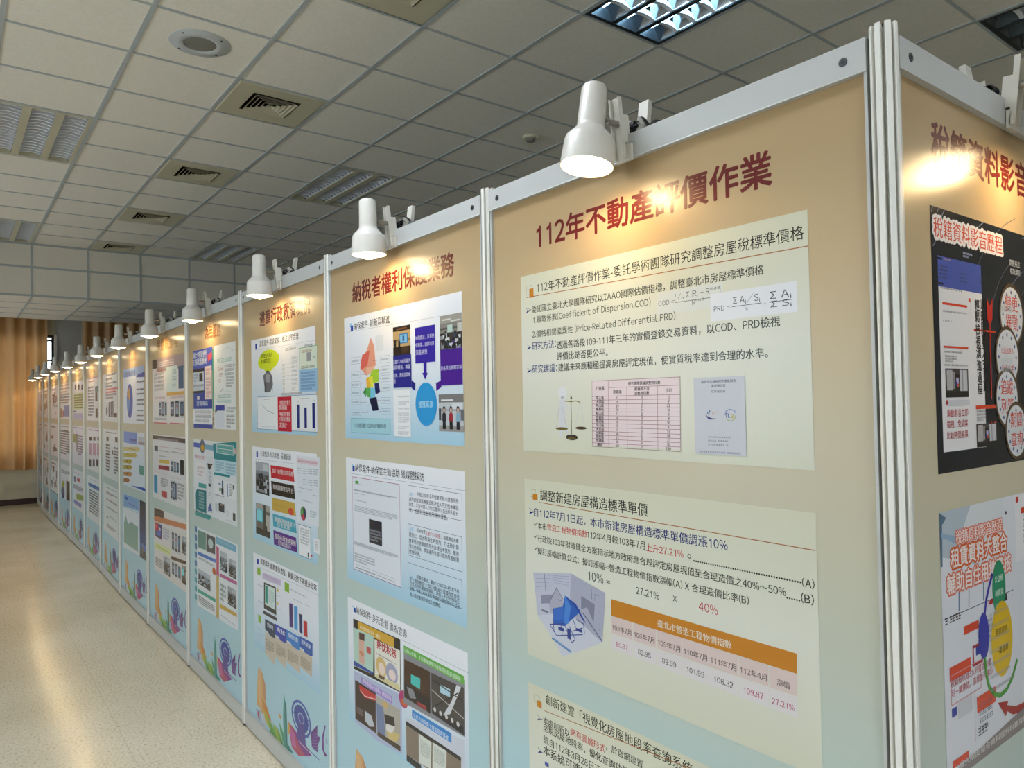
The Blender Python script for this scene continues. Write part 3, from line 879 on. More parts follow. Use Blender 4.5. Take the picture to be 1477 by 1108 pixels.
ART['1c'] = [
('r','9fd0f0',209,989,228,996), ('r','1a4aa8',222,971,243,991), ('t','1e1c1a','納保案件-多元管道 廣為宣導',246,970,683,28,1), ('l','9aa4b0',1.5,[(637,956),(1101,959)]),
('q','2a1c14',[(217,942),(631,955),(631,753),(217,730)]), ('q','d8a83a',[(261,941),(582,949),(581,910),(263,906)]), ('t','f8f0d0','納保官熱線及影片，廣宣',281,914,464,17,0), ('q','bcd8c8',[(219,905),(407,913),(398,756),(217,741)]),
('r','ddb0a0',269,772,320,894), ('q','4a2a24',[(273,897),(324,902),(323,872),(273,868)]), ('e','d09070',294,815,23,10), ('r','c85a5a',340,831,380,857),
('q','3a4a9a',[(217,744),(398,756),(399,764),(218,765)]), ('q','ece6dc',[(414,903),(627,912),(625,756),(413,752)]), ('t','b02a30','熱忱稅務',436,872,597,26,2), ('g','5a544c',430,849,602,850,2),
('e','d8b878',470,807,46,38), ('e','f0d8c8',474,800,28,24), ('e','a8a8c0',559,806,49,38), ('e','f0d8d0',562,801,29,20),
('q','dcd0a0',[(417,766),(619,780),(623,757),(417,753)]), ('q','6a5a4a',[(446,771),(501,774),(494,762),(445,758)]), ('q','b8c0dc',[(217,723),(637,746),(633,523),(430,500),(223,508)]), ('q','a890d0',[(282,715),(557,718),(556,688),(284,689)]),
('t','f0eaf8','網路直播及小遊戲，廣播宣導',299,696,551,15,0), ('q','3a2420',[(228,686),(419,689),(417,527),(226,522)]), ('q','c83a3c',[(267,677),(419,680),(414,655),(319,639),(274,652)]), ('l','f0e0d8',3,[(271,658),(319,646),(416,662)]),
('q','c8ccd4',[(317,585),(376,585),(404,549),(360,534),(316,545)]), ('r','6a5a5a',241,554,301,581), ('q','b8b0a4',[(425,681),(623,687),(621,528),(424,523)]), ('q','7a86a8',[(424,652),(484,652),(501,537),(429,538)]),
('r','d8b070',478,657,520,678), ('q','302a2a',[(490,628),(570,642),(582,603),(502,582)]), ('q','d8c080',[(509,578),(618,591),(593,555),(521,538)]), ('q','e8e4dc',[(502,595),(582,609),(555,575),(508,568)]),
('q','4a3a30',[(432,539),(621,549),(621,528),(428,522)]), ('e','b03a70',650,735,35,32), ('e','c8603a',652,723,25,13), ('q','8a8a90',[(658,936),(1072,929),(1070,740),(652,723)]),
('q','6ab050',[(658,940),(1069,942),(1071,913),(660,912)]), ('t','e4f4dc','以納心信賴，多面廣推展現行政服務效能設施與展',665,916,1049,16,0), ('q','4a3020',[(661,889),(849,894),(848,745),(657,746)]), ('q','4ac0b8',[(710,846),(780,850),(776,810),(709,811)]),
('q','201c20',[(658,801),(846,796),(846,747),(658,748)]), ('q','8a8a90',[(676,791),(725,794),(748,765),(700,756)]), ('q','a04040',[(748,759),(817,764),(822,748),(759,745)]), ('q','4a4440',[(857,893),(1068,902),(1066,744),(856,750)]),
('q','b8d8e8',[(917,869),(982,872),(981,844),(918,841)]), ('q','d8dade',[(1023,899),(1051,899),(980,787),(932,766),(991,835)]), ('l','c8c0b8',3,[(858,834),(1065,799)]), ('l','2a2420',4,[(865,870),(1062,857)]),
('l','2a2420',4,[(884,785),(1033,875)]), ('q','28242a',[(862,766),(1059,771),(1066,744),(867,751)]), ('e','d8d4d0',878,769,9,8), ('e','d8d4d0',917,769,9,8),
('e','d8d4d0',955,769,9,8), ('e','d8d4d0',992,769,8,8), ('e','d8d4d0',1028,769,9,9), ('q','d4d8e4',[(663,672),(1066,730),(1064,559),(658,520)]),
('q','3a8ad0',[(715,718),(986,724),(985,690),(714,689)]), ('t','e8f4fc','以影片納保電子廣告宣導播放',726,692,966,21,0), ('q','201e20',[(665,660),(1044,664),(1044,651),(667,645)]), ('q','8a7a6a',[(667,645),(1044,651),(1041,550),(668,536)]),
('q','e0e4da',[(762,646),(852,646),(844,549),(760,540)]), ('q','e0e4da',[(861,649),(953,652),(948,562),(856,554)]), ('g','6a706a',773,576,840,630,8), ('g','6a706a',869,586,940,638,8),
('q','2a2a30',[(668,536),(776,538),(775,511),(668,512)])]
ART['Rt'] = [
('t','6a1f1c','稅籍資料影音歷程',174,2315,860,86,2)]
ART['Ra'] = [
('r','1b1d26',157,1699,1092,2224), ('l','9098a8',2,[(207,2207),(223,2225)]), ('l','9098a8',2,[(165,2144),(196,2174)]), ('l','9098a8',2,[(187,2212),(197,2226)]),
('l','9098a8',2,[(382,2208),(418,2226)]), ('l','9098a8',2,[(161,2211),(170,2224)]), ('l','5c6272',1.5,[(500,2028),(516,2054),(537,2078),(563,2099),(593,2118),(626,2133),(662,2145)]), ('l','5c6272',1.5,[(446,1878),(433,1910),(426,1943),(426,1977),(433,2010),(446,2042),(465,2073),(491,2101),(522,2127),(558,2149)]),
('l','5c6272',1.5,[(720,1763),(681,1770),(644,1780),(609,1794),(578,1811),(550,1831),(526,1854),(507,1879)]), ('l','5c6272',1.5,[(571,2040),(589,2059),(610,2075),(635,2089),(662,2101),(691,2110),(722,2117)]), ('l','5c6272',1.5,[(636,2216),(689,2226),(743,2231),(797,2231),(851,2226),(904,2216),(954,2200)]), ('l','5c6272',1.5,[(611,1896),(599,1912),(591,1929),(587,1947),(586,1964),(589,1982),(595,2000)]),
('l','5c6272',1.5,[(338,2069),(364,2110),(398,2148),(439,2182),(487,2212),(540,2237),(598,2257)]), ('l','5c6272',1.5,[(770,1728),(724,1730),(678,1737),(634,1748),(593,1763)]), ('t','f4ecea','稅籍資料影音歷程',170,2164,514,40,14), ('t','d8583c','稅籍資料影音歷程',170,2164,514,40,1),
('r','ebe9ea',183,1740,392,2128), ('r','4858a8',183,2067,392,2128), ('g','c8ccec',303,2136,350,2149,2), ('r','1c1c30',184,2121,204,2125),
('r','1c1c30',183,2071,205,2075), ('g','d8a898',210,2122,246,2124,1), ('g','4a4a50',190,2106,224,2108,1), ('g','4a4a50',189,2099,224,2100,1),
('g','4a4a50',189,2091,223,2093,1), ('g','4a4a50',188,2084,223,2085,1), ('g','4a4a50',283,2099,320,2101,1), ('g','4a4a50',282,2091,319,2093,1),
('g','4a4a50',282,2084,319,2085,1), ('g','4a4a50',379,2103,419,2105,1), ('g','4a4a50',378,2095,418,2097,1), ('g','4a4a50',378,2087,418,2089,1),
('g','2a2a2e',191,2063,293,2065,1), ('r','d8472c',198,2032,315,2037), ('g','80808a',200,2017,314,2019,2), ('g','606068',198,1998,240,2001,1),
('l','c0a8a8',1.5,[(333,2052),(330,1969)]), ('r','d8472c',323,2045,332,2053), ('r','d8472c',344,1986,459,1990), ('t','1e1c1a','以',384,2030,409,23,1.5),
('t','1e1c1a','時',384,2005,409,23,1.5), ('t','1e1c1a','間',384,1980,409,23,1.5), ('t','1e1c1a','軸',384,1954,409,23,1.5), ('t','1e1c1a','方',385,1930,410,23,1.5),
('t','1e1c1a','式',385,1904,410,23,1.5), ('t','1e1c1a','呈',385,1879,410,23,1.5), ('t','1e1c1a','現',385,1854,410,23,1.5), ('t','1e1c1a','輕',353,2029,377,23,1.5),
('t','1e1c1a','鬆',353,2004,377,23,1.5), ('t','1e1c1a','檢',353,1978,377,23,1.5), ('t','1e1c1a','視',353,1952,378,23,1.5), ('t','1e1c1a','演',353,1928,378,23,1.5),
('t','1e1c1a','進',354,1902,378,23,1.5), ('t','1e1c1a','過',354,1877,378,22,1.5), ('t','1e1c1a','程',354,1852,378,22,1.5), ('q','c8281e',[(417,2061),(431,2042),(448,2062),(444,2017),(430,1999),(417,2013)]),
('l','b82a22',6,[(431,2045),(425,1842)]), ('q','d83a2a',[(416,1794),(430,1789),(446,1795),(450,1774),(434,1757),(419,1774)]), ('r','d8472c',196,1946,313,1950), ('g','80808a',200,1936,282,1940,1),
('g','606068',202,1917,256,1932,3), ('g','606068',198,1910,309,1912,1), ('r','d8472c',341,1821,457,1829), ('g','606068',344,1794,397,1819,4),
('p','corridor',201,1847,308,1905), ('p','corridor',341,1741,449,1790), ('r','d4d4d8',214,1831,311,1842), ('r','b02a3a',200,1833,209,1842),
('t','b8303c','滑動影音立即',202,1808,301,13,0), ('t','b8303c','檢視，免調案',201,1786,299,13,0), ('t','b8303c','比較時間差異',199,1764,298,13,0), ('e','5a4630',555,2030,72,72),
('e','d9dce2',555,2030,64,64), ('e','5a6a90',607,2030,4,4), ('e','5a6a90',600,2056,4,4), ('e','5a6a90',581,2075,4,4),
('e','5a6a90',555,2082,4,4), ('e','5a6a90',529,2075,4,4), ('e','5a6a90',510,2056,4,4), ('e','5a6a90',503,2030,4,4),
('e','5a6a90',510,2004,4,4), ('e','5a6a90',529,1985,4,4), ('e','5a6a90',555,1978,4,4), ('e','5a6a90',581,1985,4,4),
('e','5a6a90',600,2004,4,4), ('t','d0523c','變更',518,2038,592,28,1), ('t','d0523c','異動',518,1996,592,28,1), ('e','5a4630',522,1934,70,70),
('e','d9dce2',522,1934,62,62), ('e','5a6a90',572,1934,4,4), ('e','5a6a90',565,1959,4,4), ('e','5a6a90',547,1977,4,4),
('e','5a6a90',522,1984,4,4), ('e','5a6a90',497,1977,4,4), ('e','5a6a90',479,1959,4,4), ('e','5a6a90',472,1934,4,4),
('e','5a6a90',479,1909,4,4), ('e','5a6a90',497,1891,4,4), ('e','5a6a90',522,1884,4,4), ('e','5a6a90',547,1891,4,4),
('e','5a6a90',565,1909,4,4), ('t','d0523c','公益出租人',486,1942,558,28,1), ('t','d0523c','社會住宅',486,1900,558,28,1), ('e','5a4630',512,1842,68,68),
('e','d9dce2',512,1842,60,60), ('e','5a6a90',560,1842,4,4), ('e','5a6a90',554,1866,4,4), ('e','5a6a90',536,1884,4,4),
('e','5a6a90',512,1890,4,4), ('e','5a6a90',488,1884,4,4), ('e','5a6a90',470,1866,4,4), ('e','5a6a90',464,1842,4,4),
('e','5a6a90',470,1818,4,4), ('e','5a6a90',488,1800,4,4), ('e','5a6a90',512,1794,4,4), ('e','5a6a90',536,1800,4,4),
('e','5a6a90',554,1818,4,4), ('t','d0523c','追蹤',477,1850,547,28,1), ('t','d0523c','列管',477,1808,547,28,1), ('e','5a4630',560,1768,66,66),
('e','d9dce2',560,1768,58,58), ('e','5a6a90',606,1768,4,4), ('e','5a6a90',600,1791,4,4), ('e','5a6a90',583,1808,4,4),
('e','5a6a90',560,1814,4,4), ('e','5a6a90',537,1808,4,4), ('e','5a6a90',520,1791,4,4), ('e','5a6a90',514,1768,4,4),
('e','5a6a90',520,1745,4,4), ('e','5a6a90',537,1728,4,4), ('e','5a6a90',560,1722,4,4), ('e','5a6a90',583,1728,4,4),
('e','5a6a90',600,1745,4,4), ('t','d0523c','期間',526,1776,594,28,1), ('t','d0523c','查詢',526,1734,594,28,1), ('t','c8ccd4','房屋稅主',550,2143,615,13,0.5),
('t','c8ccd4','檔及課稅',553,2124,614,13,0.5), ('t','c8ccd4','追蹤列管',492,2036,553,13,0.5), ('t','c8ccd4','查核列管',486,1919,546,15,0.5), ('t','c8ccd4','填寫照片',484,1900,545,13,0.5),
('t','c8ccd4','檢舉紀錄',550,1788,616,13,0.5)]
ART['Rb'] = [
('r','e4e6ee',155,1105,1092,1625), ('q','b9c6d0',[(155,1625),(470,1625),(470,1560),(330,1500),(155,1540)]), ('q','dfe3e8',[(300,1625),(470,1625),(470,1450),(330,1500),(240,1560)]), ('q','5a7488',[(155,1625),(185,1612),(166,1600),(163,1520),(155,1520)]),
('q','98b4cc',[(162,1585),(226,1571),(225,1556),(162,1576)]), ('l','4a6a8c',4,[(233,1462),(230,1422)]), ('l','4a6a8c',4,[(280,1459),(277,1422)]), ('l','4a6a8c',4,[(353,1460),(350,1422)]),
('l','4a6a8c',4,[(403,1461),(400,1426)]), ('l','4a6a8c',4,[(444,1464),(440,1424)]), ('l','4a6a8c',4,[(457,1462),(454,1424)]), ('e','3c3c48',484,1590,5,4),
('l','3a3a44',1.5,[(159,1418),(512,1417)]), ('r','f0eef2',537,1474,599,1621), ('r','c83a3a',543,1606,559,1619), ('r','d8472c',572,1579,640,1592),
('g','606068',582,1508,626,1582,6), ('t','e0765a','稅籍資料影音歷程',226,1554,461,24,9), ('t','f8ece8','稅籍資料影音歷程',226,1554,461,24,1), ('t','d8602a','租賃資料大整合',200,1510,484,31,12),
('t','f8ece8','租賃資料大整合',200,1510,484,31,2), ('t','e0765a','輔助自住用地審核',180,1462,502,35,10), ('t','f8ece8','輔助自住用地審核',180,1462,502,35,2), ('g','303038',165,1402,237,1425,1),
('q','b83838',[(370,1410),(387,1419),(414,1417),(436,1399),(410,1412),(392,1407)]), ('r','20202c',442,1401,475,1416), ('r','d8472c',249,1371,322,1388), ('g','606068',313,1326,392,1382,5),
('b','a02a3a',287,1299,336,1341,6), ('r','3040a0',303,1318,326,1335), ('r','d8d8de',342,1311,398,1334), ('r','d8472c',178,1295,276,1322),
('b','d89090',182,1248,324,1306,2), ('t','b8404c','稅籍檢核器3大列管功能都',183,1282,378,14,0.6), ('t','b8404c','可一鍵連結，直接並列顯示',184,1262,385,13,0.6), ('r','3040a0',183,1225,205,1242),
('r','d4d4da',210,1214,278,1247), ('l','d8a8a8',1.5,[(290,1248),(288,1148)]), ('r','d8472c',300,1202,396,1234), ('g','606068',310,1160,378,1221,4),
('g','606068',303,1149,350,1176,1), ('r','d8472c',180,1128,254,1142), ('e','3038a8',345,1350,27,48), ('t','d0d4f0','比較出',409,1370,445,9,0.5),
('t','d0d4f0','租人列',408,1345,448,11,0.5), ('t','d0d4f0','管',414,1332,438,10,0.5), ('e','2c9068',432,1434,36,60), ('t','d8f0e4','公益租',410,1448,455,22,0.5),
('t','d8f0e4','稅籍案',410,1418,455,22,0.5), ('t','d8f0e4','件比對',410,1388,455,22,0.5), ('l','4038a0',10,[(350,1385),(362,1420),(382,1450),(400,1470)]), ('e','e0b81c',440,1325,58,80),
('t','1e1c1a','租賃資料',405,1335,470,30,1), ('t','1e1c1a','一鍵查詢',405,1295,470,30,1), ('l','4a9a3c',10,[(346,1305),(350,1270),(364,1240),(390,1218),(420,1208),(455,1212),(490,1230),(520,1262)]), ('g','a0a0a8',372,1225,480,1235,1),
('g','a0a0a8',372,1251,480,1261,1), ('g','a0a0a8',372,1277,480,1287,1), ('g','a0a0a8',372,1303,480,1313,1), ('g','a0a0a8',372,1329,480,1339,1),
('g','a0a0a8',372,1355,480,1365,1), ('g','a0a0a8',372,1381,480,1391,1), ('q','a82a2c',[(406,1196),(462,1185),(454,1179),(501,1164),(546,1160),(570,1165),(569,1151),(529,1143),(485,1150),(456,1165),(445,1157),(425,1177)]), ('q','7a6a68',[(160,1105),(1092,1105),(1092,1140),(160,1118)]),
('q','8a8080',[(157,1105),(560,1105),(600,1152),(200,1122)]), ('t','d8d4d2','最大限度整合資料提升稅籍查核',206,1118,566,10,0.5)]
ART['2t'] = [
('t','6a1f1c','違章行政救濟概況',313,2292,1032,78,2)]
ART['2a'] = [
('r','1a3aa8',235,2171,261,2203), ('t','3a3c46','違章案件-裁處業務，依法公平合理',305,2178,883,33,1), ('l','b8bcc4',1.5,[(233,2167),(1139,2157)]), ('e','cfe022',448,2102,157,55),
('e','cfe022',363,2092,85,36), ('e','cfe022',540,2107,73,32), ('e','cfe022',447,2066,82,29), ('t','3c4010','裁罰較去年減少',321,2115,506,21,1),
('t','3c4010','法治觀念提升',324,2086,485,20,1), ('q','6a6c74',[(361,2020),(425,2039),(477,2033),(507,2007),(516,1965),(474,1927),(390,1927),(377,1976)]), ('q','9a9ca4',[(404,2025),(466,2023),(465,1980),(403,1982)]), ('e','3a3a40',430,2039,29,5),
('l','8a8c94',3,[(506,1979),(515,1926)]), ('q','4a4c54',[(381,1983),(403,1982),(412,1928),(384,1928)]), ('r','f0f1f2',653,1906,875,2152), ('b','b0b4bc',653,1906,875,2153,1),
('g','70747c',702,2129,850,2150,1), ('l','b8bcc4',1,[(655,2087),(880,2080)]), ('l','b8bcc4',1,[(654,2067),(880,2061)]), ('l','b8bcc4',1,[(654,2047),(879,2041)]),
('l','b8bcc4',1,[(653,2028),(878,2022)]), ('l','b8bcc4',1,[(652,2008),(878,2003)]), ('l','b8bcc4',1,[(652,1988),(877,1983)]), ('l','b8bcc4',1,[(651,1968),(877,1964)]),
('l','b8bcc4',1,[(651,1949),(876,1944)]), ('l','b8bcc4',1,[(650,1929),(875,1925)]), ('g','80848c',662,1912,689,2070,8), ('g','a0a4ac',787,1929,865,2103,8),
('r','dce6d4',889,2019,1115,2133), ('b','7aa860',889,2019,1115,2135,3), ('g','a04a4a',919,2105,1051,2124,1), ('r','9ca0a4',986,2064,1037,2107),
('g','404448',917,2028,1081,2047,1), ('g','50708a',1060,2071,1098,2087,1), ('r','9cc4e4',885,1918,1112,2027), ('g','3a5a8a',909,1924,1085,2018,6),
('g','404448',954,2129,1060,2149,1), ('g','404448',642,1905,921,1921,1), ('r','eef2f4',257,1727,1109,1900), ('b','4a6a9a',257,1725,1109,1904,2),
('r','c01e34',583,1720,781,1899), ('t','f4dce0','欠稅案件數下',613,1856,767,20,1), ('t','f4dce0','降明顯',612,1828,717,20,1), ('t','f4dce0','年度案件數降',611,1798,765,20,1),
('t','f4dce0','行政救濟數穩',611,1770,764,20,1), ('t','f4dce0','定減少',610,1740,714,20,1), ('l','5a6a70',2.5,[(339,1859),(419,1828),(531,1809)]), ('g','70747c',374,1885,462,1893,1),
('g','8a8e94',252,1722,269,1891,12), ('g','70747c',320,1738,549,1741,1), ('g','606468',898,1881,1012,1890,1), ('r','25307c',852,1740,884,1857),
('r','25307c',948,1742,980,1842), ('r','25307c',1047,1743,1080,1864), ('g','606468',852,1732,1072,1735,1), ('g','606468',863,1867,881,1875,1),
('g','606468',958,1851,978,1858,1), ('g','606468',1057,1872,1076,1879,1)]
ART['2b'] = [
('r','1a3aa8',234,1566,261,1599), ('t','1e1c1a','行政救濟-依法辦理，妥解起源',304,1574,764,29,1), ('l','9aa4b0',1.5,[(221,1555),(835,1562)]), ('p','meeting',221,1368,440,1543),
('p','screen',217,1139,447,1312), ('q','c8323a',[(463,1535),(793,1537),(810,1471),(472,1468)]), ('t','e8e0dc','首創一站式整合資訊系統',492,1496,786,19,1), ('q','2c221c',[(471,1451),(800,1453),(817,1385),(480,1381)]),
('t','e8e0dc','稅務訴願整合平台',500,1410,793,20,1), ('q','cda94a',[(480,1364),(808,1367),(824,1302),(489,1296)]), ('q','45a8bc',[(489,1279),(815,1282),(831,1218),(497,1212)]), ('t','e8e0dc','專業輔導團隊提升',518,1241,807,19,1),
('t','e8e0dc','自主管理',561,1220,743,18,1), ('q','5a2a86',[(497,1192),(822,1196),(838,1124),(506,1117)]), ('t','e8e0dc','協助行政救濟案例',526,1150,815,22,1), ('t','e8e0dc','提升訴訟勝訴率',569,1125,751,21,1),
('e','d04a30',756,1318,37,18), ('g','b8944a',505,1323,716,1337,2), ('q','e4eaf0',[(839,1605),(1128,1609),(1110,1284),(838,1279)]), ('q','e8d0d8',[(843,1594),(1111,1592),(1111,1567),(842,1568)]),
('g','a05a6a',858,1574,1097,1586,1), ('g','50545c',849,1540,895,1546,1), ('g','50545c',918,1541,969,1547,1), ('g','50545c',984,1544,1038,1551,1),
('g','50545c',1052,1546,1105,1554,1), ('g','50545c',849,1528,894,1534,1), ('g','50545c',917,1530,969,1536,1), ('g','50545c',983,1533,1037,1540,1),
('g','50545c',1052,1535,1104,1543,1), ('g','50545c',849,1517,894,1523,1), ('g','50545c',917,1519,968,1525,1), ('g','50545c',983,1522,1037,1529,1),
('g','50545c',1051,1525,1104,1532,1), ('g','50545c',923,1491,1036,1494,1), ('g','50545c',1048,1494,1100,1501,1), ('g','50545c',923,1480,1036,1483,1),
('g','50545c',1047,1483,1100,1490,1), ('g','50545c',923,1469,1036,1471,1), ('g','50545c',1047,1472,1100,1479,1), ('g','50545c',862,1447,1035,1450,1),
('g','50545c',861,1426,899,1430,1), ('g','50545c',1044,1425,1104,1429,1), ('g','404448',898,1388,1043,1389,1), ('e','2a3a5a',921,1327,36,34),
('q','5a9a4a',[(922,1361),(921,1327),(888,1313),(886,1335),(901,1353)]), ('q','c04050',[(921,1327),(944,1302),(920,1293),(891,1308)]), ('g','6a8a9a',1006,1319,1083,1354,3), ('r','f2f4f6',856,1117,1006,1267),
('b','3a3a46',853,1117,1011,1269,2), ('g','50545c',871,1176,994,1257,6), ('r','505054',971,1122,988,1145), ('r','eef0f2',1048,1159,1115,1227),
('g','8a8e92',1061,1168,1104,1216,4), ('q','c03a3a',[(1003,1136),(1037,1147),(1021,1133)])]
ART['2c'] = [
('r','1a3aa8',222,969,257,997), ('t','1e1c1a','創新案件-創新查核流程，解鎖天數下降提升效率',286,977,1073,25,1.5), ('l','9aa4b0',1.5,[(214,956),(1117,967)]), ('r','8ab83a',230,912,284,950),
('r','8ab83a',656,902,719,948), ('r','8ab83a',239,648,282,691), ('q','d0c0dc',[(316,938),(600,948),(599,915),(315,901)]), ('g','6a4a7a',334,926,577,929,1),
('q','2a2a30',[(339,887),(525,894),(529,748),(335,744)]), ('q','d8e8e4',[(358,878),(513,885),(516,772),(354,768)]), ('q','2a9a8a',[(364,874),(400,876),(398,782),(361,780)]), ('q','3a3a40',[(322,730),(537,737),(537,719),(322,712)]),
('g','90a8a4',412,793,499,862,5), ('g','5a6a7a',244,851,320,862,1), ('g','5a6a7a',241,762,317,771,1), ('g','5a6a7a',236,609,312,616,1),
('g','5a6a7a',235,583,311,590,1), ('r','e0c04a',542,877,565,892), ('g','5a6a7a',535,854,609,859,1), ('r','e0c04a',540,807,562,822),
('g','5a6a7a',533,784,607,789,1), ('g','5a5a8a',728,921,954,930,1), ('g','404448',779,884,887,885,1), ('g','404448',929,887,989,888,1),
('q','40206e',[(717,851),(765,857),(766,737),(719,734)]), ('q','3c9ad8',[(783,851),(832,856),(830,739),(784,736)]), ('q','22286a',[(846,827),(891,831),(890,738),(848,736)]), ('q','c02a34',[(907,807),(953,812),(956,737),(912,734)]),
('g','70747c',729,718,948,722,1), ('q','2c3c5c',[(352,690),(513,696),(511,625),(439,610),(400,629),(350,633)]), ('q','cfc2b0',[(350,627),(415,617),(505,619),(501,477),(346,502)]), ('t','e8f0f8','資料',382,656,483,18,1),
('g','3a342c',367,528,485,590,5), ('q','3a48a8',[(508,700),(681,707),(679,639),(602,622),(559,642),(506,644)]), ('q','cfc2b0',[(506,639),(576,631),(673,633),(669,506),(502,524)]), ('t','e8f0f8','查核',535,668,653,18,1),
('g','3a342c',522,545,654,603,5), ('q','3a82d0',[(676,709),(857,714),(855,649),(775,630),(730,655),(674,655)]), ('q','cfc2b0',[(674,650),(748,645),(850,643),(847,532),(671,546)]), ('t','e8f0f8','系統比對',701,677,831,18,1),
('g','3a342c',689,559,833,615,5), ('q','2c5cb0',[(852,718),(1017,726),(1015,663),(942,645),(901,665),(851,666)]), ('q','cfc2b0',[(851,661),(918,655),(1010,657),(1007,561),(848,569)]), ('t','e8f0f8','案件結案',876,688,992,17,1),
('g','3a342c',865,576,993,628,5)]
ART['sky'] = [
('q','d9a870',[(230,398),(293,384),(347,326),(350,224),(379,172),(291,138),(261,175),(197,176),(210,286)]), ('q','e4b47e',[(236,394),(267,376),(283,287),(274,179),(224,227),(216,288)]), ('q','c89468',[(293,382),(341,335),(350,235),(314,254)]), ('q','d08a3a',[(276,243),(365,219),(438,161),(394,161),(318,183)]),
('q','a8b4c8',[(183,150),(261,165),(265,103),(189,120)]), ('q','b04a5a',[(209,137),(228,154),(246,102),(221,109)]), ('q','c8d0d8',[(260,154),(342,170),(362,104),(284,99)]), ('q','c0b040',[(312,191),(360,166),(419,119),(383,117),(329,140)]),
('q','98b040',[(355,184),(403,159),(460,113),(425,111),(372,133)]), ('q','78a840',[(391,171),(438,145),(495,100),(460,97),(407,120)]), ('q','6aa050',[(426,157),(473,132),(529,87),(494,84),(443,107)]), ('q','8ab858',[(456,167),(502,142),(558,97),(523,95),(472,117)]),
('q','a0b848',[(491,168),(536,144),(591,99),(558,97),(507,119)]), ('q','78a84a',[(526,165),(570,141),(624,96),(591,94),(541,116)]), ('q','5aa060',[(555,200),(599,175),(652,131),(620,129),(570,151)]), ('q','4a9470',[(582,169),(626,145),(678,101),(646,99),(597,121)]),
('q','5a9a4a',[(408,130),(454,106),(511,60),(476,58),(424,80)]), ('q','4a8a50',[(472,122),(518,98),(573,53),(539,51),(488,72)]), ('q','88b050',[(518,118),(563,94),(617,50),(584,47),(534,69)]), ('q','4a8a60',[(567,125),(611,101),(664,57),(631,55),(582,76)]),
('q','d89a50',[(542,245),(590,236),(578,219),(545,231)]), ('q','4a9a8c',[(633,372),(642,336),(659,331),(667,266),(673,114),(684,93),(619,94),(612,248),(620,319)]), ('q','347a78',[(637,324),(658,329),(671,113),(646,114)]), ('q','b8486a',[(680,246),(759,239),(826,178),(919,158),(824,123),(730,134)]),
('q','c860a0',[(698,228),(771,215),(795,148),(738,147)]), ('q','8a3a90',[(751,237),(920,212),(991,185),(909,155),(826,178)]), ('q','d8b04a',[(680,251),(706,231),(697,180),(678,188)]), ('q','3c8a7a',[(636,130),(703,125),(755,110),(676,95)]),
('ring','5060b0',860,318,126,83,0.86), ('ring','3c4a9c',860,318,93,61,0.45), ('l','4a56a8',4,[(885,318),(980,318)]), ('l','4a56a8',4,[(884,324),(972,345)]),
('l','4a56a8',4,[(879,329),(952,369)]), ('l','4a56a8',4,[(873,332),(920,386)]), ('l','4a56a8',4,[(864,334),(881,396)]), ('l','4a56a8',4,[(856,334),(839,396)]),
('l','4a56a8',4,[(847,332),(800,386)]), ('l','4a56a8',4,[(841,329),(768,369)]), ('l','4a56a8',4,[(836,324),(748,345)]), ('l','4a56a8',4,[(835,318),(740,318)]),
('l','4a56a8',4,[(836,312),(748,291)]), ('l','4a56a8',4,[(841,307),(768,267)]), ('l','4a56a8',4,[(847,304),(800,250)]), ('l','4a56a8',4,[(856,302),(839,240)]),
('l','4a56a8',4,[(864,302),(881,240)]), ('l','4a56a8',4,[(873,304),(920,250)]), ('l','4a56a8',4,[(879,307),(952,267)]), ('l','4a56a8',4,[(884,312),(972,291)]),
('e','5a50a4',860,318,32,21), ('q','5a4a9a',[(829,291),(899,301),(920,203),(796,205)]), ('q','6a3a8a',[(982,293),(1065,357),(1059,306),(1097,310),(1062,254),(1066,228),(992,229)]), ('l','8a6ab0',3,[(999,285),(1078,325)]),
('l','8a6ab0',3,[(998,272),(1077,309)]), ('l','8a6ab0',3,[(998,259),(1077,293)]), ('l','8a6ab0',3,[(997,247),(1076,277)]), ('l','8a6ab0',3,[(997,234),(1076,261)]),
('l','8a6ab0',3,[(997,221),(1075,245)]), ('q','7a3a90',[(1120,327),(1150,385),(1161,386),(1135,324),(1138,264),(1176,254),(1146,242),(1116,264)]), ('q','8a5aa8',[(1164,334),(1178,313),(1165,304)]), ('l','d8d0e8',3,[(827,197),(991,192)]),
('l','5a3a8a',4,[(920,203),(1087,201)])]
ART['3t'] = [
('t','8a4a1c','為民服務',464,2304,823,69,2)]
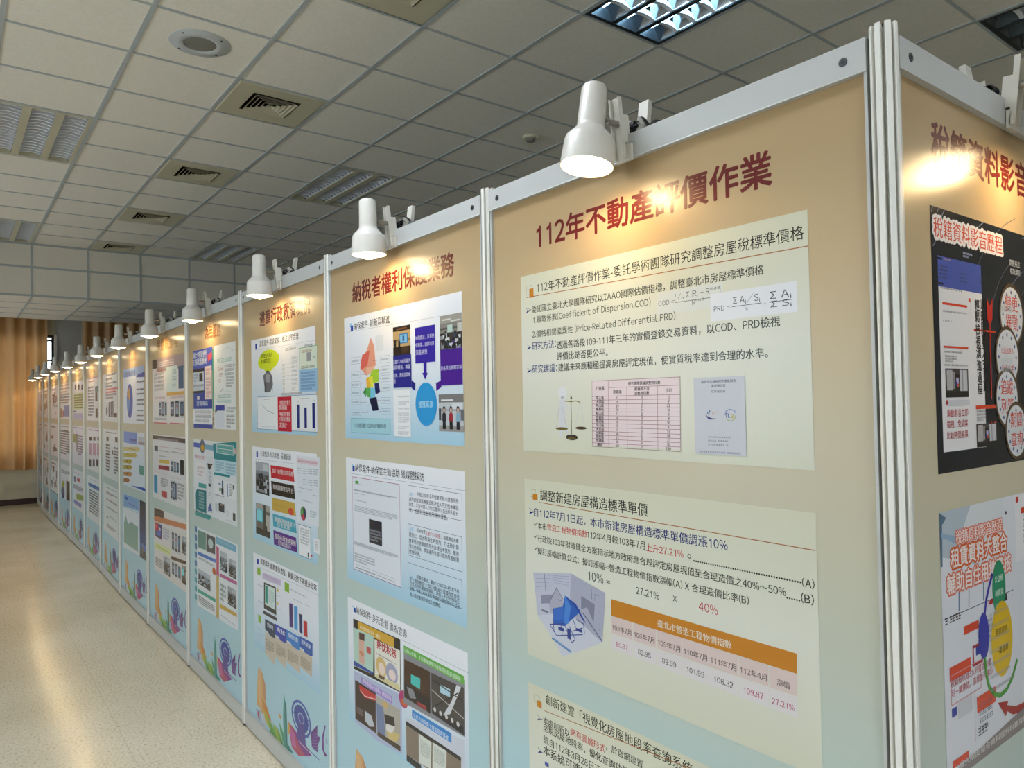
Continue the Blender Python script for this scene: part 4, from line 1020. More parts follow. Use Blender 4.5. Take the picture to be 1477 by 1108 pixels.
ART['3a'] = [
('r','2a48a0',155,1708,620,2247), ('r','4a5ab8',155,2091,632,2247), ('t','e8ecf8','線上申辦更便利',165,2192,493,34,2), ('t','e8ecf8','E指就能辦稅',164,2143,492,34,2),
('q','d85a6a',[(515,2197),(623,2217),(621,2172),(528,2152)]), ('r','cfd8e0',151,1951,425,2116), ('r','1c2030',151,2096,430,2116), ('r','2a3038',310,2028,394,2085),
('g','4a6a8a',168,2028,285,2087,3), ('g','505860',159,1989,415,2012,1), ('r','2c3038',146,1950,425,1965), ('r','f0dcd8',445,1903,613,2125),
('g','c05a4a',472,2063,592,2113,2), ('g','8a7a70',478,1966,589,2052,4), ('g','c04a4a',475,1914,592,1961,2), ('r','f0f2f6',142,1737,621,1840),
('t','d8e0f4','宣導專區',239,1860,518,26,1), ('r','e8ecf4',252,1903,310,1927), ('g','404858',190,1744,582,1833,3), ('r','4ab08a',631,1822,655,2231),
('r','ecf0ee',668,1711,1125,2247), ('g','8ac0b4',737,2124,1046,2166,1), ('l','a8b4b8',2,[(849,2202),(946,2224),(1038,2204),(1093,2190)]), ('l','a8b4b8',2,[(824,2168),(850,2216)]),
('g','c09090',748,1995,867,2114,3), ('g','404448',900,2043,1104,2118,3), ('g','404448',928,1969,1080,2043,4), ('l','4a5a5a',3,[(792,1944),(866,1971)]),
('b','9ac4bc',697,1897,1046,1948,1.5), ('g','4a9a8c',742,1901,1024,1934,1), ('g','6ab0a4',729,1870,1027,1898,1), ('l','b0b8bc',2,[(1064,1955),(1097,1934),(1085,1904)]),
('r','2c3c9a',689,1827,891,1862), ('r','dce2ec',688,1720,887,1822), ('q','6a4a5a',[(683,1833),(729,1826),(693,1807)]), ('g','404448',930,1812,1119,1853,2),
('g','404448',928,1720,1095,1805,4), ('r','d04a4a',932,1770,960,1780), ('g','505860',623,1730,665,1789,2)]
ART['3b'] = [
('r','e9edf0',143,1131,1124,1628), ('r','5a68b8',148,1572,305,1605), ('r','7ab0c4',306,1567,710,1601), ('e','6a7080',372,1584,61,48),
('e','d0a840',376,1575,42,22), ('q','2a8a90',[(626,1612),(1125,1641),(1120,1495),(645,1515)]), ('r','d4ece8',708,1554,1063,1615), ('r','58a8a4',724,1559,1052,1610),
('r','d4ece8',732,1583,1049,1587), ('g','e8f4f0',744,1567,1041,1569,1), ('g','e8f4f0',745,1604,1042,1605,1), ('e','d8b8b4',1090,1581,22,17),
('t','c06a70','稅務行動小幫手',175,1495,448,20,1), ('q','c4e4ec',[(655,1513),(1121,1517),(1115,1433),(652,1412)]), ('g','3a6a9a',677,1439,867,1505,4), ('g','3a6a9a',902,1432,1100,1505,4),
('r','f4f2f2',204,1360,444,1470), ('g','b08080',233,1373,407,1449,3), ('q','4aa4a0',[(273,1331),(461,1333),(461,1305),(272,1299)]), ('q','1f7c84',[(227,1282),(460,1292),(460,1135),(183,1124),(177,1248)]),
('g','c8e8e4',271,1155,405,1276,6), ('q','3a9a98',[(173,1123),(590,1138),(533,1103),(172,1097)]), ('r','e6eef0',213,1134,455,1138), ('r','e4e6ea',490,1160,629,1523),
('r','1a1c22',489,1468,611,1476), ('q','2a2c30',[(500,1470),(600,1464),(555,1436),(510,1440)]), ('g','5a7a90',521,1334,591,1428,4), ('r','22262c',512,1327,573,1343),
('g','909498',517,1260,582,1291,2), ('q','5a6ab0',[(502,1184),(559,1220),(601,1170),(501,1159)]), ('r','22242c',490,1157,612,1158), ('q','2a8a90',[(642,1427),(997,1430),(987,1415),(641,1411)]),
('r','f2f4f5',658,1288,1123,1388), ('r','3c5a8a',819,1296,850,1385), ('r','283038',807,1303,854,1337), ('r','4a8a5a',762,1315,796,1336),
('r','4a7ac0',746,1357,797,1365), ('r','3a78b0',928,1293,945,1373), ('r','3a3e44',1046,1348,1075,1374), ('g','50585e',967,1302,1040,1382,5),
('g','303438',664,1280,866,1292,1), ('r','3c424c',746,1187,867,1239), ('r','d0a080',793,1227,834,1235), ('r','3a4434',1041,1161,1092,1206),
('l','3a4434',3,[(1061,1242),(1067,1209)]), ('g','303438',901,1145,1101,1150,1), ('g','70787e',668,1177,730,1231,4), ('g','8aa090',907,1168,960,1208,3)]
ART['3c'] = [
('q','e9edf0',[(221,1018),(682,1024),(673,496),(205,479)]), ('q','e9edf0',[(682,1024),(1140,1025),(1131,512),(734,493)]), ('r','3a6aa0',163,979,216,1019), ('r','3a6aa0',161,920,214,960),
('r','3a6aa0',160,861,212,901), ('r','3a6aa0',158,802,210,841), ('r','3a6aa0',156,743,208,782), ('r','4a9aa0',154,685,207,723),
('r','4a9aa0',152,626,205,663), ('r','4a9aa0',150,567,203,604), ('r','4a9aa0',148,508,201,544), ('q','6a9488',[(239,1002),(443,1005),(440,890),(235,882)]),
('q','505058',[(452,1002),(659,1004),(655,895),(448,885)]), ('e','c0d0d0',551,951,60,33), ('q','4a7ac8',[(234,853),(666,864),(665,842),(233,829)]), ('g','303438',255,806,645,821,2),
('e','c86a3a',628,781,39,25), ('p','crowd',239,633,541,737), ('q','4aa890',[(226,595),(658,607),(657,585),(225,571)]), ('g','303438',247,504,635,558,4),
('q','7ab4cc',[(682,1015),(1107,1015),(1096,973),(680,969)]), ('g','e8f4f8',708,994,1063,995,1), ('q','c85a7a',[(688,954),(744,952),(738,762),(682,769)]), ('q','d0b060',[(682,763),(738,762),(730,492),(673,496)]),
('p','crowd',770,816,921,939), ('p','meeting',949,811,1091,919), ('q','c06a9a',[(758,793),(1114,802),(1113,781),(757,771)]), ('g','3c6a40',775,622,890,737,4),
('p','meeting',929,633,1086,745), ('q','d0a850',[(752,599),(1108,609),(1107,589),(751,572)]), ('g','303438',787,531,1082,537,1)]
ART['4t'] = [
('t','9a6a2c','房屋稅宣導',319,2312,986,75,2)]
ART['4a'] = [
('r','efe8e4',168,1729,1156,2250), ('r','4a3c38',168,2177,333,2250), ('r','b09a98',336,2144,1169,2254), ('g','e8e4e4',377,2168,868,2238,1),
('g','c06a5a',272,2138,538,2172,1), ('g','505050',228,1987,562,2144,5), ('r','dceae4',641,1972,965,2172), ('r','4a6a8a',997,1992,1140,2161),
('g','7a9aa0',815,2003,941,2151,3), ('r','e0b060',646,1945,1153,1972), ('g','c08a8a',234,1921,589,1946,1), ('g','c08a8a',744,1917,1137,1947,1),
('p','phones',385,1779,651,1904), ('p','phones',743,1776,1157,1907), ('r','d06a6a',202,1725,649,1733), ('r','d06a6a',737,1728,1146,1735),
('g','707070',229,1747,639,1776,1)]
ART['4b'] = [
('r','e8e6e6',160,1105,1165,1632), ('r','5a4c48',161,1589,1175,1623), ('g','d8d4d4',345,1583,978,1610,1), ('g','c04a4a',391,1531,715,1541,1),
('g','c04a4a',796,1535,1101,1544,1), ('r','606468',221,1496,342,1539), ('g','404040',390,1499,697,1509,1), ('g','404040',768,1506,1124,1517,1),
('g','404040',389,1454,696,1465,2), ('q','e0c060',[(388,1429),(712,1441),(711,1411),(387,1403)]), ('q','a03a4a',[(362,1384),(710,1391),(709,1360),(361,1350)]), ('r','2a2c30',1025,1353,1134,1463),
('p','phones',750,1354,996,1444), ('g','c06a5a',214,1321,653,1324,1), ('r','3a9ac0',201,1147,319,1293), ('g','4a4a4a',424,1217,678,1288,4),
('r','c05a5a',450,1136,631,1185), ('p','phones',745,1140,929,1292), ('g','c05a5a',762,1314,1118,1319,1), ('g','404040',954,1160,1138,1289,5)]
ART['4c'] = [
('r','e6dfda',185,505,1160,1030), ('q','5a4640',[(197,1019),(517,1024),(515,968),(195,952)]), ('r','d0c8c4',253,986,462,987), ('q','d0845a',[(195,952),(1188,1002),(1187,963),(193,906)]),
('q','e8e4e0',[(569,1025),(1189,1035),(1188,1002),(568,986)]), ('p','red',228,786,456,903), ('g','5060a0',486,806,690,898,4), ('q','dce4a0',[(222,734),(713,751),(712,699),(221,684)]),
('g','606030',261,712,687,721,2), ('p','phones',758,753,1024,903), ('p','meeting',1060,777,1181,903), ('q','5a3a30',[(751,705),(1180,733),(1179,709),(751,678)]),
('g','505050',230,547,475,623,4), ('p','meeting',505,534,706,672), ('p','phones',760,565,1032,671), ('p','screen',1054,558,1174,691)]
ART['5a'] = [
('r','e9edf4',165,1710,1100,2228), ('r','a8bce0',165,2150,1100,2228), ('t','3a50a0','稅收概況分析',288,2148,731,44,1), ('q','3a4aa0',[(752,2134),(822,2156),(991,2162),(1121,2173),(1132,2124)]),
('e','3a5cb0',478,1920,139,163), ('q','d8a060',[(478,1920),(360,1971),(407,2028),(483,2055)]), ('q','6a9ad8',[(478,1920),(359,1957),(341,1856),(414,1791)]), ('g','5a6478',786,2074,1086,2102,1),
('g','5a6478',784,2007,1083,2033,1), ('g','5a6478',782,1968,1082,1992,1), ('g','5a6478',780,1914,1081,1937,1), ('g','5a6478',779,1875,1079,1896,1),
('g','5a6478',777,1822,1078,1841,1), ('g','5a6478',776,1775,1076,1793,1), ('g','5a6478',775,1735,1075,1751,1)]
ART['5b'] = [
('r','e4ebf4',165,1108,1100,1628), ('r','7a98d8',177,1519,802,1628), ('g','3a50a0',467,1541,768,1571,1), ('r','c0c8d0',838,1523,1100,1595),
('r','a09090',837,1526,1100,1547), ('q','d8c88a',[(172,1474),(835,1500),(916,1481),(834,1456),(171,1436)]), ('g','6a5a2a',313,1467,710,1468,1), ('q','c8b860',[(170,1415),(716,1440),(798,1422),(714,1395),(169,1377)]),
('g','6a5a2a',311,1406,587,1410,1), ('q','c0a848',[(168,1356),(498,1373),(585,1355),(496,1328),(167,1318)]), ('g','6a5a2a',309,1337,362,1352,1), ('q','b8a040',[(166,1297),(496,1316),(583,1299),(495,1271),(165,1259)]),
('g','6a5a2a',307,1280,360,1294,1), ('q','c08a50',[(164,1231),(494,1253),(581,1236),(493,1207),(163,1193)]), ('g','6a5a2a',305,1215,358,1229,1), ('q','b07040',[(162,1172),(380,1188),(469,1171),(378,1142),(161,1134)]),
('g','6a5a2a',240,1149,303,1171,1), ('r','6aa090',884,1257,1059,1339), ('q','3a58b0',[(505,1126),(1088,1153),(1151,1122)])]
ART['5c'] = [
('q','cfe0ec',[(165,1025),(1100,1025),(1100,900),(165,900)]), ('q','90b4e0',[(156,1018),(847,1029),(843,922),(152,896)]), ('r','4a70b8',208,972,368,999), ('g','3a60a8',398,941,815,951,1),
('q','e4eaf0',[(139,888),(859,895),(847,522),(126,495)]), ('q','8ab0a0',[(167,733),(254,816),(360,744),(516,787),(695,774),(810,776),(803,549),(160,543)]), ('p','night',886,521,1119,1027)]
ART['6a'] = [
('r','e8e6e4',165,1710,1100,2228), ('g','707478',393,2151,1061,2232,2), ('g','80848a',370,2074,1059,2141,2), ('g','d05a5a',368,2011,1126,2075,2),
('g','80848a',366,1950,1055,2017,2), ('r','4a5a78',550,1763,631,1921), ('r','4a5a78',674,1764,753,1923), ('r','4a5a78',786,1764,862,1930),
('r','3a4048',891,1758,1066,1804), ('q','5a6a80',[(382,1877),(498,1827),(378,1769)])]
ART['6b'] = [
('r','e8eae8',165,1105,1100,1628), ('g','505458',353,1588,1026,1604,1), ('r','404448',391,1502,536,1547), ('r','404448',954,1505,1092,1555),
('g','505458',348,1174,593,1472,9), ('g','505458',861,1169,1098,1458,9), ('r','404850',750,1370,822,1414)]
ART['6c'] = [
('r','e6eae8',165,505,1100,1028), ('g','404448',372,991,994,997,1), ('g','a04a4a',371,926,1064,949,2), ('g','a06a6a',368,853,1062,875,1),
('g','505860',366,775,1073,792,2), ('l','3a4048',5,[(581,700),(1034,681)]), ('r','404448',395,659,460,685), ('g','707880',376,561,994,601,3)]
ART['7a'] = [
('r','ece8e6',165,1710,1100,2228), ('g','b07a80',345,2168,1059,2241,2), ('r','5a8a90',844,2050,1092,2115), ('r','2a2c34',865,1941,1014,2049),
('r','34302c',882,1747,1030,1853), ('g','8a808a',299,1757,738,2130,10)]
ART['7b'] = [
('r','eceaec',165,1105,1100,1628), ('g','b070a0',341,1585,1114,1605,1), ('r','3a4048',388,1464,568,1507), ('r','c8a0b0',352,1282,595,1432),
('r','3a4048',691,1473,861,1516), ('r','c8a0b0',656,1296,886,1442), ('r','3a4048',1000,1483,1162,1524), ('r','c8a0b0',968,1311,1185,1453),
('r','3a4a58',354,1144,517,1233), ('r','3a4a58',642,1161,797,1248), ('r','3a4a58',916,1177,1063,1262)]
ART['7c'] = [
('r','e9ecee',165,500,1100,1030), ('g','b05a6a',476,988,1006,995,1), ('q','2a68b0',[(286,939),(1146,947),(1144,901),(284,900)]), ('g','606870',378,583,1076,870,9),
('r','505860',648,680,824,696)]
ART['8a'] = [
('r','efe6e4',165,1710,1100,2228), ('r','5a5a68',383,2116,525,2188), ('r','5a5a68',688,2109,823,2179), ('r','5a5a68',978,2102,1107,2171),
('r','d8dca8',274,1849,1154,2066), ('g','6a7a40',305,1856,1127,2052,6), ('r','4a4a88',234,1809,504,1830), ('r','c8c0d8',233,1713,1150,1795)]
ART['8b'] = [
('r','eae6ee',165,1105,1100,1628), ('g','9a6a9a',226,1590,1099,1607,1), ('r','a0a868',180,1393,490,1509), ('r','5a6470',515,1276,608,1517),
('g','807890',665,1235,1134,1507,8)]
ART['8c'] = [
('r','e6e8ee',165,500,1100,1030), ('g','7a6a8a',263,981,939,981,1), ('r','c86a70',552,882,806,924), ('r','6a70a0',261,854,435,926),
('q','a8b868',[(487,705),(1088,729),(1085,656),(485,628)]), ('r','8a90c0',251,552,924,606), ('g','707090',198,759,1089,820,4)]
ART['9a'] = [
('r','efe8e8',165,1710,1100,2228), ('g','c09a80',144,2087,1175,2230,3), ('g','808080',140,1930,1170,2092,4), ('r','a0603a',132,1725,322,1862),
('r','8a90b8',579,1745,1163,1905), ('r','b86a7a',389,1741,573,1831)]
ART['9b'] = [
('r','e8e6ea',165,1105,1100,1628), ('g','6a5a6a',188,1586,1044,1601,1), ('g','506070',121,1178,1200,1539,10), ('r','30505a',442,1526,926,1545)]
ART['9c'] = [
('r','e6eaee',165,520,1100,1030), ('g','7a7a80',214,891,1099,948,3), ('q','a8b040',[(206,691),(382,790),(563,753),(490,663)]), ('e','5a5a90',375,603,183,85),
('r','4a3a34',742,529,1087,808)]

ART['0t'][0] = ART['0t'][0][:6]+(84, 2)
RND = random.Random(11)


def rand_slide(key, z0, z1, cols):
    L = [('r', cols[0], 165, z0, 1100, z1), ('g', cols[1], 230, z1-80, 800, z1-35, 1)]
    for k in range(RND.randint(7, 10)):
        x = RND.randint(190, 850)
        z = RND.randint(z0+30, z1-150)
        w, h = RND.randint(80, 230), RND.randint(30, 150)
        if k % 2:
            L.append(('g', RND.choice(cols[1:]), x, z, min(x+w, 1080), min(z+h, z1-95), RND.randint(2, 5)))
        else:
            L.append(('r', RND.choice(cols[1:]), x, z, min(x+w, 1080), min(z+h, z1-95)))
    ART[key] = L


rand_slide('10a', 1710, 2228, ['efe6e8', '7a6a78', 'a07888', '4a4a58', 'b8a0a8'])
rand_slide('10b', 1105, 1628, ['ece4e6', '5a5058', 'a86a78', '6a8070', 'b0a0a8'])
rand_slide('10c', 505, 1030, ['eceaea', '70707a', '8a8088', 'a08890'])
ART['10c'].append(('r', '4a5a6a', 165, 505, 1100, 517))
rand_slide('11a', 1710, 2228, ['efe4e0', 'a08078', 'b89090', '6a5a60'])
rand_slide('11b', 1105, 1628, ['e6e4ea', '7a7088', '9a88a0', '58607a'])
rand_slide('11c', 505, 1030, ['eae2e0', '908080', 'b09a90', '78808a'])
rand_slide('12a', 1710, 2228, ['d8d4e6', '9080a0', 'b090a8', '707098'])
rand_slide('12b', 1105, 1628, ['d2d4e4', '7a7a98', '908aa8', '606888'])
rand_slide('12c', 505, 1030, ['d4dae4', '8088a0', '9a9ab0', '7a8090'])
for n, s in ((5, '稅收統計'), (6, '稅務統計'), (7, '便民措施'), (8, '租稅宣導'), (9, '稅務資訊'), (10, '地價稅務'), (11, '使用牌照稅'), (12, '印花稅')):
    w = 92*len(s)
    ART['%dt' % n] = [('t', 'a8722c', s, 630-w//2, 2290, 630+w//2, 86, 2)]

# --- every character is set once, turned into a flat outline, and reused
chars = sorted({ch for L in ART.values() for el in L if el[0] == 't' for ch in el[2] if ch != ' '})


def glyph_source(ch):
    return chr(ord(ch)+0xFEE0) if 33 <= ord(ch) <= 126 else ch


tmpc = []
for ch in chars+['國國']:
    cu = bpy.data.curves.new('lettering', 'FONT')
    cu.body = ch if len(ch) > 1 else glyph_source(ch)
    cu.resolution_u = 2
    o = bpy.data.objects.new('lettering', cu)
    COL.objects.link(o)
    tmpc.append((ch, o))
bpy.context.view_layer.update()
dg = bpy.context.evaluated_depsgraph_get()
GLY = {}
for ch, o in tmpc:
    me = bpy.data.meshes.new_from_object(o.evaluated_get(dg))
    GLY[ch] = ([(v.co.x, v.co.y) for v in me.vertices], [tuple(p.vertices) for p in me.polygons])
    cu = o.data
    bpy.data.objects.remove(o)
    bpy.data.curves.remove(cu)
    bpy.data.meshes.remove(me)
xs2 = [v[0] for v in GLY['國國'][0]]
if '國' not in GLY:
    GLY['國'] = GLY['國國']
EM = (max(xs2)-min(xs2))-(max(v[0] for v in GLY['國'][0])-min(v[0] for v in GLY['國'][0]))
EM = EM if EM > .2 else 1.0
GLY['1'] = ([(.20*EM, 0), (.29*EM, 0), (.29*EM, .73*EM), (.215*EM, .73*EM), (.20*EM, .66*EM), (.06*EM, .60*EM), (.06*EM, .52*EM), (.20*EM, .58*EM)],
            [(0, 1, 2, 3, 4, 7), (4, 5, 6, 7)])
GLY['-'] = ([(0, .26*EM), (.26*EM, .26*EM), (.26*EM, .335*EM), (0, .335*EM)], [(0, 1, 2, 3)])


def layout(s):
    """(verts, faces) of a line of lettering, em-square characters beside condensed figures"""
    V, Fc, pen = [], [], 0.0
    for ch in s:
        if ch == ' ':
            pen += .28*EM
            continue
        vs, fs = GLY[ch]
        if not vs:
            pen += .5*EM
            continue
        base = len(V)
        if ord(ch) >= 0x2E80:
            V += [(x+pen, y) for x, y in vs]
            pen += EM
        else:
            xa, xb = min(v[0] for v in vs), max(v[0] for v in vs)
            f = .92
            adv = .57*EM if ch.isdigit() else (xb-xa)*f+.085*EM
            off = (adv-(xb-xa)*f)/2
            V += [(pen+off+(x-xa)*f, y) for x, y in vs]
            pen += adv
        Fc += [tuple(base+k for k in q) for q in fs]
    return V, Fc


def person(x, z, s, hair, top, legs):
    """a small printed figure: legs, torso, head, hair (unit picture coordinates)"""
    return [(legs, [(x-.5*s, z), (x+.5*s, z), (x+.45*s, z+1.6*s), (x-.45*s, z+1.6*s)]),
            (top, [(x-.62*s, z+1.5*s), (x+.62*s, z+1.5*s), (x+.55*s, z+3.0*s), (x+.2*s, z+3.3*s), (x-.2*s, z+3.3*s), (x-.55*s, z+3.0*s)]),
            (hair, [(x-.4*s, z+3.3*s), (x+.4*s, z+3.3*s), (x+.42*s, z+4.3*s), (x, z+4.7*s), (x-.42*s, z+4.3*s)]),
            ('d8b8a4', [(x-.26*s, z+3.35*s), (x+.26*s, z+3.35*s), (x+.28*s, z+4.1*s), (x-.28*s, z+4.1*s)])]


def bar(c, x0, z0, x1, z1):
    return (c, [(x0, z0), (x1, z0), (x1, z1), (x0, z1)])


def heads(n, x0, x1, z0, z1, s, cs, seed):
    r = random.Random(seed)
    out = []
    for k in range(n):
        z = z1-(z1-z0)*k/n
        x = r.uniform(x0, x1)
        q = s*(1.2-.5*z)
        body = r.choice(cs)
        out.append((body, [(x-q, z-q*1.8), (x+q, z-q*1.8), (x+q*.8, z-q*.3), (x-q*.8, z-q*.3)]))
        out.append(('1e1a18', [(x-q*.5, z-q*.4), (x+q*.5, z-q*.4), (x+q*.55, z+q*.4), (x, z+q*.7), (x-q*.55, z+q*.4)]))
    return out


PHOTO = {
    'hall': ('b89c6c', [bar('2a1e14', 0, .84, 1, 1), bar('6a4a2c', .2, .88, .8, .94), bar('8a6c44', 0, .5, 1, .56), bar('3a78b0', .38, .4, .86, .74), bar('7ab8e0', .42, .44, .8, .7), bar('2c5c94', .55, .48, .66, .66),
                        bar('2c2018', 0, 0, 1, .3), bar('1a1410', .05, .25, .18, .55), bar('1a1410', .3, .2, .42, .5), bar('4a3420', .5, .1, .9, .26)], 0),
    'class': ('86827a', [bar('a09c92', 0, .78, 1, 1), bar('d8d6cc', .1, .86, .5, .9), bar('d8d6cc', .5, .8, .95, .84), bar('5a5650', 0, .6, 1, .66), bar('bcd4cc', .35, .52, .58, .72), bar('c8c8c0', .8, .5, 1, .74), bar('3c3632', 0, 0, 1, .5)]
              + heads(26, .05, .95, .08, .52, .075, ['d4d8dc', 'c8ccd2', '2c2a2c', '3a4450', '8a8c90', '4a3a6a'], 4), 0),
    'trio': ('c4c8cc', [bar('7c7a78', 0, .78, 1, 1), bar('e8eaec', .1, .82, .6, .86), bar('a8acb0', 0, .55, 1, .6), bar('dcdfe2', .55, .6, .95, .75), bar('9c9894', 0, 0, 1, .16), bar('4a4c52', 0, .3, .1, .62), bar('6a6c70', .88, .3, 1, .58)]
             + person(.22, .06, .135, '1c181a', '2a2a30', '1c1c22') + person(.5, .06, .135, '1c181a', '9a2c3a', '1c1c22') + person(.78, .06, .135, '1c181a', '8ab4c8', '26242c'), 0),
    'corridor': ('4a4446', [bar('b4b0b0', .05, .25, .3, .95), bar('8e8a8a', .3, .3, .42, .9), bar('c8c8cc', .62, .22, .95, .96), bar('9a9698', .72, .22, .76, .96), bar('1c181a', 0, 0, 1, .2), bar('2a2426', .4, .15, .6, .8), bar('b8b0d0', .46, .45, .56, .68), bar('3a3aa0', .44, .4, .5, .55), bar('c8603a', .5, .35, .56, .48)], 0),
    'meeting': ('6a6c70', [bar('a8acb0', 0, .7, 1, 1), bar('888c92', 0, .62, 1, .72), bar('c4c8cc', .55, .74, .95, .94), bar('2c2c30', 0, 0, 1, .42)]
                + heads(14, .08, .92, .2, .6, .09, ['c8ccd4', '1e1e24', '3a3a42', '9a9ea4', '2a2a30'], 9) + [bar('8a8c90', .2, .05, .7, .14)], 0),
    'screen': ('6c6862', [bar('a8a49c', 0, .8, 1, 1), bar('4e4a46', .55, .2, .7, 1), bar('5ac0d0', .05, .42, .5, .82), bar('8adce4', .08, .46, .46, .78), bar('2c2826', .0, 0, 1, .2), bar('b8b4ac', .72, .2, 1, .7), bar('3a3632', .6, .0, .8, .35)], 0),
    'crowd': ('8c949c', [bar('b8c0c6', 0, .7, 1, 1), bar('4c525c', 0, 0, 1, .3)] + heads(18, .06, .94, .15, .7, .08, ['3a3e48', 'c0c8cc', '5a6068', '707880'], 7), 0),
    'phones': ('d0d4d8', [bar('2c2e36', .05, .08, .28, .92), bar('7a8494', .08, .2, .25, .82), bar('3a3e4a', .38, .05, .62, .95), bar('9aa8b8', .41, .18, .59, .85), bar('2c2e36', .72, .1, .95, .9), bar('5a7a94', .75, .2, .92, .8), bar('b07c7c', .43, .6, .57, .7), bar('e4e8ec', .1, .5, .23, .6)], 0),
    'red': ('8a4a68', [bar('c83a4a', 0, .5, .5, 1), bar('3a4a9a', .5, .3, 1, 1), bar('5a6ab8', .2, .1, .8, .5), bar('d86a70', .1, .6, .35, .85), bar('e4dce4', .55, .55, .8, .75), bar('4a2a5a', 0, 0, 1, .15)], 0),
    'night': ('16204a', [bar('1c2a5c', 0, .4, 1, .75), bar('2a4488', 0, .22, 1, .45), bar('3a66ac', 0, .12, 1, .26), bar('2c3440', 0, 0, 1, .14), bar('5a5a60', .3, .04, .7, .2), bar('7a7c80', .45, .1, .55, .3)], 0),
}


